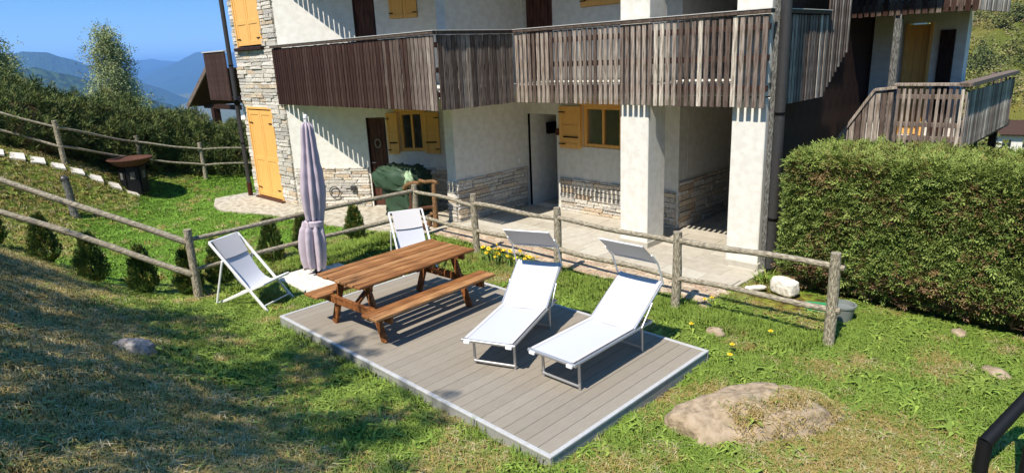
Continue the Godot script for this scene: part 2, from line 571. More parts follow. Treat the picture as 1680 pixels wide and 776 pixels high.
const GS := 0.2
var gw := 0
var gh := 0
var grid := PackedFloat32Array()

func kern(r2: float) -> float:
	return 0.0 if r2 < 1e-8 else r2 * log(r2) * 0.5

func prepare_terrain() -> void:
	var n := ctrl.size()
	var dim := n + 3
	var A := []
	for i in dim:
		var row := PackedFloat64Array()
		row.resize(dim + 1)
		A.append(row)
	for i in n:
		for j in n:
			var dx: float = ctrl[i][0] - ctrl[j][0]
			var dz: float = ctrl[i][1] - ctrl[j][1]
			A[i][j] = kern(dx * dx + dz * dz)
		A[i][i] += 0.06
		A[i][n] = 1.0
		A[i][n + 1] = ctrl[i][0]
		A[i][n + 2] = ctrl[i][1]
		A[n][i] = 1.0
		A[n + 1][i] = ctrl[i][0]
		A[n + 2][i] = ctrl[i][1]
		A[i][dim] = ctrl[i][2]
	for i in dim:
		var p := i
		for r in range(i + 1, dim):
			if absf(A[r][i]) > absf(A[p][i]):
				p = r
		var tmp = A[i]
		A[i] = A[p]
		A[p] = tmp
		var ri: PackedFloat64Array = A[i]
		for r in range(i + 1, dim):
			var rr: PackedFloat64Array = A[r]
			var f := rr[i] / ri[i]
			if f != 0.0:
				for k in range(i, dim + 1):
					rr[k] -= f * ri[k]
				A[r] = rr
	var w := PackedFloat64Array()
	w.resize(dim)
	for i in range(dim - 1, -1, -1):
		var s: float = A[i][dim]
		for k in range(i + 1, dim):
			s -= A[i][k] * w[k]
		w[i] = s / A[i][i]
	gw = int((8.0 - GX0) / GS) + 1
	gh = int((10.0 - GZ0) / GS) + 1
	grid.resize(gw * gh)
	for j in gh:
		var z := GZ0 + j * GS
		for i in gw:
			var x := GX0 + i * GS
			var y := w[n] + w[n + 1] * x + w[n + 2] * z
			for k in n:
				var dx: float = x - ctrl[k][0]
				var dz: float = z - ctrl[k][1]
				var r2 := dx * dx + dz * dz
				if r2 > 1e-8:
					y += w[k] * r2 * log(r2) * 0.5
			grid[j * gw + i] = y

func near_h(x: float, z: float) -> float:
	var fx := clampf((x - GX0) / GS, 0.0, gw - 1.001)
	var fz := clampf((z - GZ0) / GS, 0.0, gh - 1.001)
	var i := int(fx)
	var j := int(fz)
	var tx := fx - i
	var tz := fz - j
	var a := lerpf(grid[j * gw + i], grid[j * gw + i + 1], tx)
	var b := lerpf(grid[(j + 1) * gw + i], grid[(j + 1) * gw + i + 1], tx)
	return lerpf(a, b, tz)

func ramp(x: float, pts: Array) -> float:
	if x <= pts[0][0]:
		return pts[0][1]
	for i in pts.size() - 1:
		if x <= pts[i + 1][0]:
			return lerpf(pts[i][1], pts[i + 1][1], (x - pts[i][0]) / (pts[i + 1][0] - pts[i][0]))
	return pts[pts.size() - 1][1]

func ground_h(x: float, z: float) -> float:
	var hn := near_h(x, z)
	var out := maxf(maxf(-27.0 - x, x - 5.0), maxf(-13.0 - z, z - 7.0))
	if out > 0.0:
		var left := ramp(-x, [[27, 0.0], [60, -11.0], [400, -150.0], [1800, -640.0], [9000, -700.0]])
		var back := ramp(-z, [[-400, 90.0], [-7, 0.0], [13, 0.0], [30, -3.0], [92, -10.6], [112, -9.6], [130, -6.5], [240, 24.0], [600, 150.0], [3000, 420.0]])
		var hf := near_h(clampf(x, -27.0, 5.0), clampf(z, -13.0, 7.0)) * clampf(1.0 - out / 60.0, 0.0, 1.0) + left + back
		hf += noise_a.get_noise_2d(x * 0.12, z * 0.12) * minf(out * 0.05, 6.0)
		return lerpf(hn, hf, smoothstep(0.0, 6.0, out))
	# small unevenness of turf, none under the house and the paving
	var bump := noise_b.get_noise_2d(x, z) * 0.018 + noise_a.get_noise_2d(x * 3.0, z * 3.0) * 0.02
	if z < -7.4:
		bump *= 0.2
	return hn + bump

# how dry the turf is at a place, 0 lush to 1 straw
func dryness(x: float, z: float) -> float:
	var d := smoothstep(0.12, 0.75, near_h(x, z) + noise_a.get_noise_2d(x * 1.3, z * 1.3) * 0.35)
	d = maxf(d, 0.75 * smoothstep(1.5, 0.4, Vector2(x + 1.3, (z + 5.15) * 1.3).length() + noise_b.get_noise_2d(x, z) * 0.4))
	d = maxf(d, 0.8 * smoothstep(0.9, 0.25, Vector2(x + 3.3, (z + 8.35) * 1.1).length()))
	d = maxf(d, 0.6 * smoothstep(0.05, 0.5, noise_a.get_noise_2d(x * 2.2 + 40.0, z * 2.2) + 0.4 * noise_b.get_noise_2d(x, z)))
	if x < -11.5:
		d *= lerpf(0.8, 0.35, smoothstep(-11.5, -14.0, x))
	return d

func make_ground() -> void:
	var xs := axis_steps(-9000.0, -26.0, -13.0, 3.0, 700.0)
	var zs := axis_steps(-3200.0, -12.0, -9.0, 1.0, 500.0)
	var v := PackedVector3Array()
	var c := PackedColorArray()
	var ix := PackedInt32Array()
	for z in zs:
		for x in xs:
			v.append(Vector3(x, ground_h(x, z), z))
			var d := dryness(clampf(x, -28, 6), clampf(z, -14, 8))
			var g := Color(0.50, 0.92, 0.30).lerp(Color(1.0, 0.82, 0.52), d)
			if x < -24.0 or z < -21.0:
				# rough pasture and scrub outside the garden, in patches
				g = Color(0.55, 0.68, 0.32).lerp(Color(0.95, 0.86, 0.52), smoothstep(-0.25, 0.35, noise_a.get_noise_2d(x * 0.25, z * 0.25)))
			c.append(g)
	var w := xs.size()
	for j in zs.size() - 1:
		for i in w - 1:
			var a := j * w + i
			ix.append_array([a, a + 1, a + w, a + 1, a + w + 1, a + w])
	var nrm := PackedVector3Array()
	nrm.resize(v.size())
	for j in zs.size():
		for i in w:
			var i0 := maxi(i - 1, 0)
			var i1 := mini(i + 1, w - 1)
			var j0 := maxi(j - 1, 0)
			var j1 := mini(j + 1, zs.size() - 1)
			var dx := v[j * w + i1] - v[j * w + i0]
			var dz := v[j1 * w + i] - v[j0 * w + i]
			nrm[j * w + i] = dz.cross(dx).normalized()
	var arr := []
	arr.resize(Mesh.ARRAY_MAX)
	arr[Mesh.ARRAY_VERTEX] = v
	arr[Mesh.ARRAY_NORMAL] = nrm
	arr[Mesh.ARRAY_COLOR] = c
	arr[Mesh.ARRAY_INDEX] = ix
	var m := ArrayMesh.new()
	m.add_surface_from_arrays(Mesh.PRIMITIVE_TRIANGLES, arr)
	structure(put(self, "ground", m, M["ground"]))

func axis_steps(lo: float, a: float, fine_a: float, fine_b: float, hi: float) -> Array:
	var out := []
	var left := []
	var s := 0.5
	var x := a
	while x > lo:
		left.append(x)
		x -= s
		s *= 1.16
	left.append(lo)
	left.reverse()
	out.append_array(left)
	x = a + 0.5
	while x < fine_a:
		out.append(x)
		x += 0.4
	x = fine_a
	while x < fine_b:
		out.append(x)
		x += 0.14
	s = 0.3
	x = fine_b
	while x < hi:
		out.append(x)
		x += s
		s *= 1.18
	out.append(hi)
	return out

func ray_flat(px: float) -> Vector3:
	var py := 88.0 - 0.0458 * (px - 840.0)
	var d := CAM_F + CAM_X * (px - 840.0) / 1070.0 - CAM_Y * (py - 388.0) / 1070.0
	d.y = 0.0
	return d.normalized()

func make_mountains() -> void:
	# crest lines: azimuth (as column of the photo) and height in metres
	var far_peak := [[-300, -250], [150, -220], [200, -160], [230, -95], [255, 20], [280, 108], [305, 215], [328, 300], [350, 325], [380, 280], [430, 360], [520, 300]]
	var middle := [[-400, 250], [-100, 170], [0, 215], [45, 238], [85, 222], [130, 126], [150, 66], [200, -40], [240, -137], [300, -300], [345, -430], [430, -520]]
	var near_ridge := [[-400, 80], [-60, 20], [20, 36], [60, 40], [110, 5], [150, -33], [190, -72], [225, -107], [270, -160], [300, -215], [345, -285], [430, -420]]
	var snowy := [[-200, 150], [120, 170], [200, 190], [235, 260], [252, 285], [270, 240], [300, 200], [400, 150]]
	mountain("mountain", 19000.0, snowy, 41, 190.0)
	mountain("mountain", 14000.0, far_peak, 42, 290.0)
	mountain("mountain", 8000.0, middle, 43, 9999.0)
	mountain("mountain", 3600.0, near_ridge, 44, 9999.0)

func mountain(called: String, dist: float, crest: Array, sd: int, snow: float) -> void:
	var nz := FastNoiseLite.new()
	nz.seed = sd
	nz.frequency = 9.0 / dist
	nz.fractal_type = FastNoiseLite.FRACTAL_RIDGED
	nz.fractal_octaves = 5
	var v := PackedVector3Array()
	var c := PackedColorArray()
	var ix := PackedInt32Array()
	var cols := 150
	var rows := 26
	for j in rows:
		var t := float(j) / (rows - 1)
		for i in cols:
			var px := lerpf(crest[0][0], crest[crest.size() - 1][0], float(i) / (cols - 1))
			var d := ray_flat(px)
			var top := ramp(px, crest)
			var r: float
			var y: float
			if t < 0.2:
				r = dist * (1.0 + 0.25 * (0.2 - t) / 0.2)
				y = lerpf(top - dist * 0.05, top, t / 0.2)
			else:
				var u := (t - 0.2) / 0.8
				r = dist * (1.0 - 0.42 * u)
				y = lerpf(top, -700.0, pow(u, 0.8))
			var p := EYE + d * r
			var k := nz.get_noise_2d(p.x, p.z)
			y += k * dist * 0.008 * (0.35 + minf(1.0, absf(t - 0.2) * 4.0))
			p.y = y
			v.append(p)
			var cc := Color(0.7, 0.9, 0.7)
			if y > snow + k * 30.0:
				cc = Color(6.0, 5.6, 5.8)
			elif y > snow - 120.0:
				cc = Color(1.6, 1.5, 1.4)
			c.append(cc)
	for j in rows - 1:
		for i in cols - 1:
			var a := j * cols + i
			ix.append_array([a, a + cols, a + 1, a + 1, a + cols, a + cols + 1])
	var st := SurfaceTool.new()
	st.begin(Mesh.PRIMITIVE_TRIANGLES)
	for i in v.size():
		st.set_color(Color(minf(c[i].r, 1.0), minf(c[i].g, 1.0), minf(c[i].b, 1.0)) if c[i].r < 2.0 else Color(1, 1, 1))
		st.add_vertex(v[i])
	for i in ix:
		st.add_index(i)
	st.generate_normals()
	structure(put(self, called, st.commit(), M["mountain"]))

# ------------------------------------------------------------------ paving round the house
func make_terrace() -> void:
	var t := Node3D.new()
	t.name = "terrace"
	add_child(t)
	structure(t)
	var m := MB.new()
	m.box(Vector3(-7.12, -0.11, -10.8), Vector3(6.18, 0.16, 6.36), 0.01)
	putw(t, "bedding", m.done(), M["joint"])
	# flagstones in rows of unequal lengths
	var z := -8.34
	var row := 0
	while z > -13.6:
		var dz := 0.42 if row % 3 != 1 else 0.5
		var x := -10.2 - (0.25 if row % 2 == 0 else 0.0)
		while x < -4.06:
			var len := rng.randf_range(0.45, 0.75)
			var x0 := maxf(x, -10.2)
			var x1 := minf(x + len, -4.04)
			if x1 - x0 > 0.06:
				var mm: Material = M[["slab_a", "slab_b", "slab_c"][rng.randi() % 3]]
				putw(t, "flagstone", bx(Vector3(snappedf(x1 - x0 - 0.008, 0.03), 0.05, dz - 0.008), 0.005), mm, at(Vector3((x0 + x1) / 2, -0.025 + rng.randf_range(-0.002, 0.002), z - dz / 2)))
			x += len
		z -= dz
		row += 1
	# small brick pavers along the front edge
	for j in 7:
		for i in 31:
			var px := -10.1 + i * 0.2 + (0.1 if j % 2 == 0 else 0.0)
			if px > -4.1:
				continue
			putw(t, "paver", bx(Vector3(0.19, 0.05, 0.09), 0.006), M["paver%d" % (rng.randi() % 4)], Transform3D(Basis(Vector3.UP, rng.randf_range(-0.02, 0.02)), Vector3(px, -0.027 + rng.randf_range(-0.004, 0.003), -8.29 + j * 0.1)))
	var st := MB.new()
	st.box(Vector3(-7.1, -0.10, -7.98), Vector3(6.2, 0.13, 0.70), 0.01)
	putw(t, "paver_bedding", st.done(), M["joint"])
	# poured apron in front of the stone corner and the brown door
	var ap := [Vector2(-17.9, -6.45), Vector2(-17.5, -6.27), Vector2(-16.9, -6.02), Vector2(-16.2, -5.92), Vector2(-15.5, -6.15), Vector2(-14.7, -6.43), Vector2(-13.3, -6.66), Vector2(-11.4, -7.0), Vector2(-10.21, -7.2), Vector2(-10.21, -10.6), Vector2(-17.2, -10.6), Vector2(-17.25, -7.5), Vector2(-17.9, -7.4)]
	var a := MB.new()
	var poly := PackedVector2Array(ap)
	var tri := Geometry2D.triangulate_polygon(poly)
	for k in range(0, tri.size(), 3):
		var q := []
		for e in 3:
			q.append(Vector3(poly[tri[k + e]].x, 0.0, poly[tri[k + e]].y))
		a.out_tri(q[0], q[1], q[2], (q[0] + q[1] + q[2]) / 3.0 - Vector3.UP)
	for k in poly.size():
		var p := poly[k]
		var q2 := poly[(k + 1) % poly.size()]
		var ctr := Vector3(-14, -0.1, -8)
		a.out_quad(Vector3(p.x, 0, p.y), Vector3(q2.x, 0, q2.y), Vector3(q2.x, -0.2, q2.y), Vector3(p.x, -0.2, p.y), ctr)
	var path := putw(self, "path", a.done(), M["concrete"])
	structure(path)

# ------------------------------------------------------------------ walls with openings; local X along, Z outwards
func wall_mesh(length: float, y0: float, y1: float, th: float, holes: Array) -> ArrayMesh:
	var xs := [0.0, length]
	var ys := [y0, y1]
	for h in holes:
		for q in [h[0], h[1]]:
			if not xs.has(q) and q > 0.0 and q < length:
				xs.append(q)
		for q in [h[2], h[3]]:
			if not ys.has(q) and q > y0 and q < y1:
				ys.append(q)
	xs.sort()
	ys.sort()
	var solid := func(i: int, j: int) -> bool:
		if i < 0 or j < 0 or i >= xs.size() - 1 or j >= ys.size() - 1:
			return false
		var cx: float = (xs[i] + xs[i + 1]) / 2
		var cy: float = (ys[j] + ys[j + 1]) / 2
		for h in holes:
			if cx > h[0] and cx < h[1] and cy > h[2] and cy < h[3]:
				return false
		return true
	var m := MB.new()
	for i in xs.size() - 1:
		for j in ys.size() - 1:
			if not solid.call(i, j):
				continue
			var a: float = xs[i]
			var b: float = xs[i + 1]
			var c: float = ys[j]
			var d: float = ys[j + 1]
			m.quad(Vector3(a, c, 0), Vector3(b, c, 0), Vector3(b, d, 0), Vector3(a, d, 0))
			m.quad(Vector3(b, c, -th), Vector3(a, c, -th), Vector3(a, d, -th), Vector3(b, d, -th))
			var o := Vector3((a + b) / 2, (c + d) / 2, -th / 2)
			if not solid.call(i - 1, j):
				m.out_quad(Vector3(a, c, 0), Vector3(a, d, 0), Vector3(a, d, -th), Vector3(a, c, -th), o)
			if not solid.call(i + 1, j):
				m.out_quad(Vector3(b, c, 0), Vector3(b, d, 0), Vector3(b, d, -th), Vector3(b, c, -th), o)
			if not solid.call(i, j - 1):
				m.out_quad(Vector3(a, c, 0), Vector3(b, c, 0), Vector3(b, c, -th), Vector3(a, c, -th), o)
			if not solid.call(i, j + 1):
				m.out_quad(Vector3(a, d, 0), Vector3(b, d, 0), Vector3(b, d, -th), Vector3(a, d, -th), o)
	return m.done()

# rows of thin ledge stones standing proud of a wall
func lay_stones(parent: Node, fr: Transform3D, s0: float, s1: float, y0: float, y1: float, holes: Array, row_lo := 0.055, row_hi := 0.12) -> void:
	var y := y0
	while y < y1 - 0.03:
		var h := minf(rng.randf_range(row_lo, row_hi), y1 - y)
		var s := s0
		while s < s1 - 0.02:
			var l := rng.randf_range(0.18, 0.62) * (0.7 + h * 4.0)
			if s + l > s1 - 0.1:
				l = s1 - s
			var pieces := [[s, s + l]]
			for q in holes:
				if y + h > q[2] + 0.01 and y < q[3] - 0.01:
					var keep := []
					for p in pieces:
						if p[1] <= q[0] or p[0] >= q[1]:
							keep.append(p)
						else:
							if q[0] - p[0] > 0.05:
								keep.append([p[0], q[0]])
							if p[1] - q[1] > 0.05:
								keep.append([q[1], p[1]])
					pieces = keep
			for p in pieces:
				var w: float = p[1] - p[0]
				var dep := rng.randf_range(0.04, 0.075)
				var x := Transform3D(Basis().scaled(Vector3(w - 0.012, h - 0.012, dep)), Vector3((p[0] + p[1]) / 2, y + h / 2, dep * 0.5 - 0.015))
				var c := rng.randi() % 10
				var o := putw(parent, "stone", rough_block(rng.randi() % 12, 0.12, 0.06), M["ledge%d" % (c if c < 7 else c - 7)], fr * x)
			s += l
		y += h

# two leaf panelled shutter or shutter door lying on a wall frame
func leaf(parent: Node, fr: Transform3D, s0: float, s1: float, y0: float, y1: float, zf: float, split := 0.45, hinge_left := true, swing := 0.0) -> Node3D:
	var lf := Node3D.new()
	lf.name = "shutter_leaf"
	parent.add_child(lf, true)
	var w := s1 - s0
	var h := y1 - y0
	var hx := s0 if hinge_left else s1
	lf.global_transform = fr * Transform3D(Basis(Vector3.UP, swing), Vector3(hx, y0, zf))
	var sg := 1.0 if hinge_left else -1.0
	var m := MB.new()
	var st := minf(0.09, w * 0.2)
	m.box(Vector3(sg * st / 2, h / 2, 0), Vector3(st, h, 0.036), 0.004)
	m.box(Vector3(sg * (w - st / 2), h / 2, 0), Vector3(st, h, 0.036), 0.004)
	for yy in [st * 0.6, h * split, h - st * 0.6]:
		m.box(Vector3(sg * w / 2, yy, 0), Vector3(w - 2 * st, st * 1.2, 0.036), 0.004)
	put(lf, "leaf_frame", m.done(), M["shutter"])
	for pr in [[st * 1.2, h * split - st * 0.6], [h * split + st * 0.6, h - st * 1.2]]:
		put(lf, "panel", bx(Vector3(w - 2 * st, pr[1] - pr[0], 0.014), 0.002), M["shutter"], Transform3D(Basis(), Vector3(sg * w / 2, (pr[0] + pr[1]) / 2, 0.0)))
	for yy in [h * 0.1, h * 0.86]:
		put(lf, "hinge", bx(Vector3(w * 0.32, 0.022, 0.01), 0.002), M["iron"], Transform3D(Basis(), Vector3(sg * w * 0.14, yy, 0.026)))
	return lf

# upright slats on rails along a frame; local X along the run, Z outwards
func slat_run(parent: Node, fr: Transform3D, s0: float, s1: float, y0: float, y1: float, grade: Callable, spacing := 0.11, joined := false, wide := 0.064) -> void:
	var n := int(round((s1 - s0) / spacing))
	var mb := MB.new()
	for i in n:
		var s := s0 + (i + 0.5) * (s1 - s0) / n
		var g0: float = grade.call((s - s0) / (s1 - s0))
		var g := g0 + rng.randf_range(-1.4, 1.4) * (0.5 if g0 < 2.0 else 1.0)
		var dy := rng.randf_range(-0.006, 0.005)
		if joined:
			mb.box(Vector3(s, (y0 + y1) / 2, 0.0), Vector3(wide, y1 - y0, 0.026), 0.003)
		else:
			var tilt := Basis(Vector3(0, 0, 1), rng.randf_range(-0.0025, 0.0025)) * Basis(Vector3.UP, rng.randf_range(-0.05, 0.05))
			var sl := putw(parent, "slat", bx(Vector3(wide, y1 - y0, 0.026), 0.004), M["slat%d" % clampi(int(round(g)), 0, 6)], fr * Transform3D(tilt, Vector3(s, (y0 + y1) / 2 + dy, rng.randf_range(-0.004, 0.004))))
			sl.scale.x = rng.randf_range(0.93, 1.07)
	if joined:
		putw(parent, "slat_row", mb.done(), M["slat3"], fr)

func bar(parent: Node, called: String, fr: Transform3D, s0: float, s1: float, y: float, z: float, hgt: float, dep: float, m: Material) -> void:
	putw(parent, called, bx(Vector3(s1 - s0, hgt, dep), 0.005), m, fr * Transform3D(Basis(), Vector3((s0 + s1) / 2, y, z)))

func box_part(parent: Node, called: String, lo: Vector3, hi: Vector3, m: Material, bev := 0.01) -> MeshInstance3D:
	return putw(parent, called, bx(hi - lo, bev), m, at((lo + hi) / 2))

# ------------------------------------------------------------------ the chalet
func make_chalet() -> void:
	var ch := thing("chalet", "zigzag chalet with stone corner, white pillars and long wooden slat balconies", "house", Vector3(-10.5, 0, -10.5))
	var top := 8.2
	# --- stone corner, facing the garden
	var f1 := at(Vector3(-17.3, 0, -7.35))
	var w1_holes := [[0.28, 1.6, 0.03, 2.32], [0.3, 1.62, 3.84, 5.5]]
	var stone := putw(ch, "stone_wall", wall_mesh(2.33, -0.1, top, 0.4, w1_holes), M["mortar"], f1)
	lay_stones(stone, f1, 0.0, 2.33, 0.0, 5.75, [[0.26, 1.62, 0.0, 2.34], [0.28, 1.64, 3.78, 5.5]])
	var f1s := at(Vector3(-17.3, 0, -15.0), -PI / 2)
	var side := putw(ch, "stone_wall", wall_mesh(7.25, -0.1, top, 0.4, []), M["mortar"], f1s)
	# yellow shutter door and window on the stone corner
	for hh in [[0.28, 1.6, 0.03, 2.32, 0.45, "shutter_door"], [0.3, 1.62, 3.84, 5.5, 0.34, "shutter_window"]]:
		var dn := Node3D.new()
		dn.name = hh[5]
		ch.add_child(dn, true)
		dn.global_transform = f1 * Transform3D(Basis(), Vector3((hh[0] + hh[1]) / 2, hh[2], 0))
		var mid: float = (hh[0] + hh[1]) / 2
		leaf(dn, f1, hh[0] + 0.02, mid - 0.006, hh[2] + 0.03, hh[3] - 0.03, 0.02, hh[4], true)
		leaf(dn, f1, mid + 0.006, hh[1] - 0.02, hh[2] + 0.03, hh[3] - 0.03, 0.02, hh[4], false)
		var fm := MB.new()
		fm.box(Vector3(hh[0] - 0.02, (hh[2] + hh[3]) / 2, 0.02), Vector3(0.06, hh[3] - hh[2], 0.06), 0.006)
		fm.box(Vector3(hh[1] + 0.02, (hh[2] + hh[3]) / 2, 0.02), Vector3(0.06, hh[3] - hh[2], 0.06), 0.006)
		fm.box(Vector3(mid, hh[3] + 0.03, 0.02), Vector3(hh[1] - hh[0] + 0.1, 0.06, 0.06), 0.006)
		putw(dn, "frame", fm.done(), M["shutter"], f1)
	bar(ch, "sill", f1, 0.2, 1.72, 3.79, 0.05, 0.07, 0.16, M["darkwood"])
	bar(ch, "threshold", f1, 0.2, 1.72, 0.015, 0.06, 0.05, 0.14, M["rust"])
	var spot := MB.new()
	spot.tube([Vector3(0, 0, 0), Vector3(0, 0.05, 0.10)], [0.03, 0.03], 8)
	spot.tube([Vector3(-0.02, 0.05, 0.08), Vector3(0.14, -0.02, 0.22)], [0.06, 0.085], 10)
	putw(ch, "wall_spotlight", spot.done(), M["iron"], f1 * Transform3D(Basis(), Vector3(0.02, 2.5, 0.02)))
	# --- downpipe at the stone corner
	var dp := MB.new()
	dp.tube([Vector3(-17.42, 0.03, -7.22), Vector3(-17.42, 3, -7.22), Vector3(-17.42, 6.4, -7.22)], [0.055, 0.055, 0.055], 12)
	putw(ch, "downpipe", dp.done(), M["pipe"])
	var dpf := MB.new()
	dpf.tube([Vector3(-17.42, 0.0, -7.22), Vector3(-17.42, 0.35, -7.22)], [0.062, 0.062], 12)
	putw(ch, "pipe_foot", dpf.done(), M["copper"])
	for yy in [1.4, 3.4, 5.2]:
		var br := MB.new()
		br.tube([Vector3(-17.42, yy, -7.22), Vector3(-17.42, yy + 0.03, -7.22)], [0.066, 0.066], 12)
		putw(ch, "pipe_bracket", br.done(), M["iron"])
	# --- white wall running back from the stone corner
	var a2 := deg_to_rad(33.0)
	var f2 := at(Vector3(-14.97, 0, -7.36), a2)
	var h2 := [[2.0, 2.48, 0.0, 2.1], [2.82, 3.42, 1.3, 2.22], [1.96, 2.48, 2.82, 4.95], [2.82, 3.48, 4.24, 5.3]]
	var w2 := putw(ch, "white_wall", wall_mesh(5.0, -0.1, top, 0.3, h2), M["plaster"], f2)
	lay_stones(w2, f2, 0.02, 1.96, 0.0, 0.95, [], 0.05, 0.1)
	lay_stones(w2, f2, 2.54, 4.0, 0.0, 0.95, [], 0.05, 0.1)
	# stone quoins at the start of that wall were left bare: brown doors, one on each floor
	for dd in [[2.0, 2.48, 0.0, 2.1], [1.96, 2.48, 2.82, 4.95]]:
		var d := Node3D.new()
		d.name = "door"
		ch.add_child(d, true)
		d.global_transform = f2 * Transform3D(Basis(), Vector3((dd[0] + dd[1]) / 2, dd[2], 0))
		for k in 4:
			var wv: float = (dd[1] - dd[0] - 0.06) / 4
			putw(d, "board", bx(Vector3(wv - 0.004, dd[3] - dd[2] - 0.03, 0.04), 0.004), M["brown_door"], f2 * Transform3D(Basis(), Vector3(dd[0] + 0.03 + wv * (k + 0.5), (dd[2] + dd[3]) / 2, -0.07)))
		var fm2 := MB.new()
		fm2.box(Vector3(dd[0] + 0.014, (dd[2] + dd[3]) / 2, -0.05), Vector3(0.028, dd[3] - dd[2], 0.1), 0.004)
		fm2.box(Vector3(dd[1] - 0.014, (dd[2] + dd[3]) / 2, -0.05), Vector3(0.028, dd[3] - dd[2], 0.1), 0.004)
		putw(d, "frame", fm2.done(), M["darkwood"], f2)
		if dd[2] < 1.0:
			var kn := MB.new()
			for q in 10:
				var t0 := TAU * q / 10
				var t1 := TAU * (q + 1) / 10
				kn.tube([Vector3(cos(t0) * 0.07, sin(t0) * 0.1, 0), Vector3(cos(t1) * 0.07, sin(t1) * 0.1, 0)], [0.016, 0.016], 6)
			putw(d, "wreath", kn.done(), M["fence_y"], f2 * Transform3D(Basis(), Vector3(2.24, 1.5, -0.02)))
			var hd := MB.new()
			hd.tube([Vector3(0, 0, 0), Vector3(0, 0, 0.05)], [0.012, 0.012], 6)
			hd.tube([Vector3(0, 0, 0.05), Vector3(0.1, 0, 0.05)], [0.011, 0.011], 6)
			putw(d, "door_handle", hd.done(), M["alu"], f2 * Transform3D(Basis(), Vector3(2.06, 1.05, -0.05)))
	window_set(ch, f2, 2.82, 3.42, 1.3, 2.22, [[2.53, 2.8, true], [3.44, 3.8, false]])
	var cw := Node3D.new()
	cw.name = "closed_window"
	ch.add_child(cw, true)
	cw.global_transform = f2 * Transform3D(Basis(), Vector3(3.15, 4.24, 0))
	leaf(cw, f2, 2.83, 3.145, 4.25, 5.3, 0.01, 0.45, true)
	leaf(cw, f2, 3.155, 3.47, 4.25, 5.3, 0.01, 0.45, false)
	var ringm := MB.new()
	for q in 16:
		var t0 := TAU * q / 16
		var t1 := TAU * (q + 1) / 16
		ringm.tube([Vector3(cos(t0) * 0.13, sin(t0) * 0.13, 0), Vector3(cos(t1) * 0.13, sin(t1) * 0.13, 0)], [0.012, 0.012], 6)
	putw(ch, "hose_ring", ringm.done(), M["pipe"], f2 * Transform3D(Basis(), Vector3(1.05, 0.36, 0.09)))
	putw(ch, "socket_box", bx(Vector3(0.14, 0.12, 0.06), 0.01), M["pipe"], f2 * Transform3D(Basis(), Vector3(1.55, 0.45, 0.085)))
	# --- cross wall, seen from its right side
	var f3 := at(Vector3(-10.33, 0, -8.6), PI / 2)
	var cross := putw(ch, "cross_wall", wall_mesh(2.13, -0.1, top, 0.28, []), M["plaster_shade"], f3)
	lay_stones(cross, f3, 0.0, 2.12, 0.0, 0.88, [], 0.06, 0.11)
	lay_stones(cross, at(Vector3(-10.61, 0, -8.6)), 0.0, 0.28, 0.0, 0.88, [], 0.06, 0.11)
	putw(ch, "light_switch", bx(Vector3(0.09, 0.09, 0.02), 0.005), M["plastic"], f3 * Transform3D(Basis(), Vector3(1.86, 1.06, 0.012)))
	# --- back wall under the balcony, with passage and window
	var f4 := at(Vector3(-10.61, 0, -10.73))
	var h4 := [[0.44, 1.22, 0.0, 2.08], [1.96, 2.94, 1.43, 2.29], [0.34, 1.18, 2.82, 4.95], [1.94, 3.0, 4.2, 5.3]]
	var w4 := putw(ch, "back_wall", wall_mesh(4.23, -0.1, top, 0.3, h4), M["plaster_shade"], f4)
	lay_stones(w4, f4, 1.32, 4.2, 0.0, 0.72, [], 0.06, 0.11)
	window_set(ch, f4, 1.96, 2.94, 1.43, 2.29, [[1.36, 1.94, true]])
	# passage: side walls, end door, letter box
	box_part(ch, "passage_wall", Vector3(-10.48, -0.05, -13.4), Vector3(-10.18, 2.4, -11.04), M["plaster_shade"])
	box_part(ch, "passage_wall", Vector3(-9.38, -0.05, -13.4), Vector3(-9.1, 2.4, -11.04), M["plaster_shade"])
	box_part(ch, "passage_end", Vector3(-10.5, -0.05, -13.7), Vector3(-9.0, 2.4, -13.42), M["grey_door"])
	box_part(ch, "passage_ceiling", Vector3(-10.5, 2.12, -13.4), Vector3(-9.0, 2.36, -11.04), M["plaster_shade"])
	putw(ch, "door_jamb", bx(Vector3(0.035, 2.08, 0.06), 0.004), M["iron"], f4 * Transform3D(Basis(), Vector3(0.42, 1.04, 0.01)))
	putw(ch, "letter_box", bx(Vector3(0.09, 0.26, 0.3), 0.01), M["iron"], at(Vector3(-10.13, 1.7, -11.4)))
	putw(ch, "wall_lamp", bx(Vector3(0.1, 0.14, 0.1), 0.03), M["copper"], f4 * Transform3D(Basis(), Vector3(1.3, 1.72, 0.05)))
	var ud := Node3D.new()
	ud.name = "door"
	ch.add_child(ud, true)
	ud.global_transform = f4 * Transform3D(Basis(), Vector3(0.76, 2.82, 0))
	for k in 4:
		putw(ud, "board", bx(Vector3(0.2, 2.1, 0.04), 0.004), M["brown_door"], f4 * Transform3D(Basis(), Vector3(0.34 + 0.21 * (k + 0.5), 3.88, -0.12)))
	var uw := Node3D.new()
	uw.name = "closed_window"
	ch.add_child(uw, true)
	uw.global_transform = f4 * Transform3D(Basis(), Vector3(2.47, 4.2, 0))
	leaf(uw, f4, 1.95, 2.465, 4.21, 5.3, 0.01, 0.45, true)
	leaf(uw, f4, 2.475, 2.99, 4.21, 5.3, 0.01, 0.45, false)
	# recess between the pillars: return wall and inner wall with stone foot
	box_part(ch, "return_wall", Vector3(-6.68, -0.05, -13.7), Vector3(-6.38, top, -11.035), M["plaster_shade"])
	var f5 := at(Vector3(-6.38, 0, -13.6))
	var w5 := putw(ch, "inner_wall", wall_mesh(1.67, -0.1, top, 0.12, []), M["plaster_shade"], f5)
	lay_stones(w5, f5, 0.0, 1.62, 0.0, 0.95, [], 0.07, 0.13)
	lay_stones(w5, at(Vector3(-6.38, 0, -10.75), PI / 2), 0.0, 2.8, 0.0, 0.9, [], 0.07, 0.13)
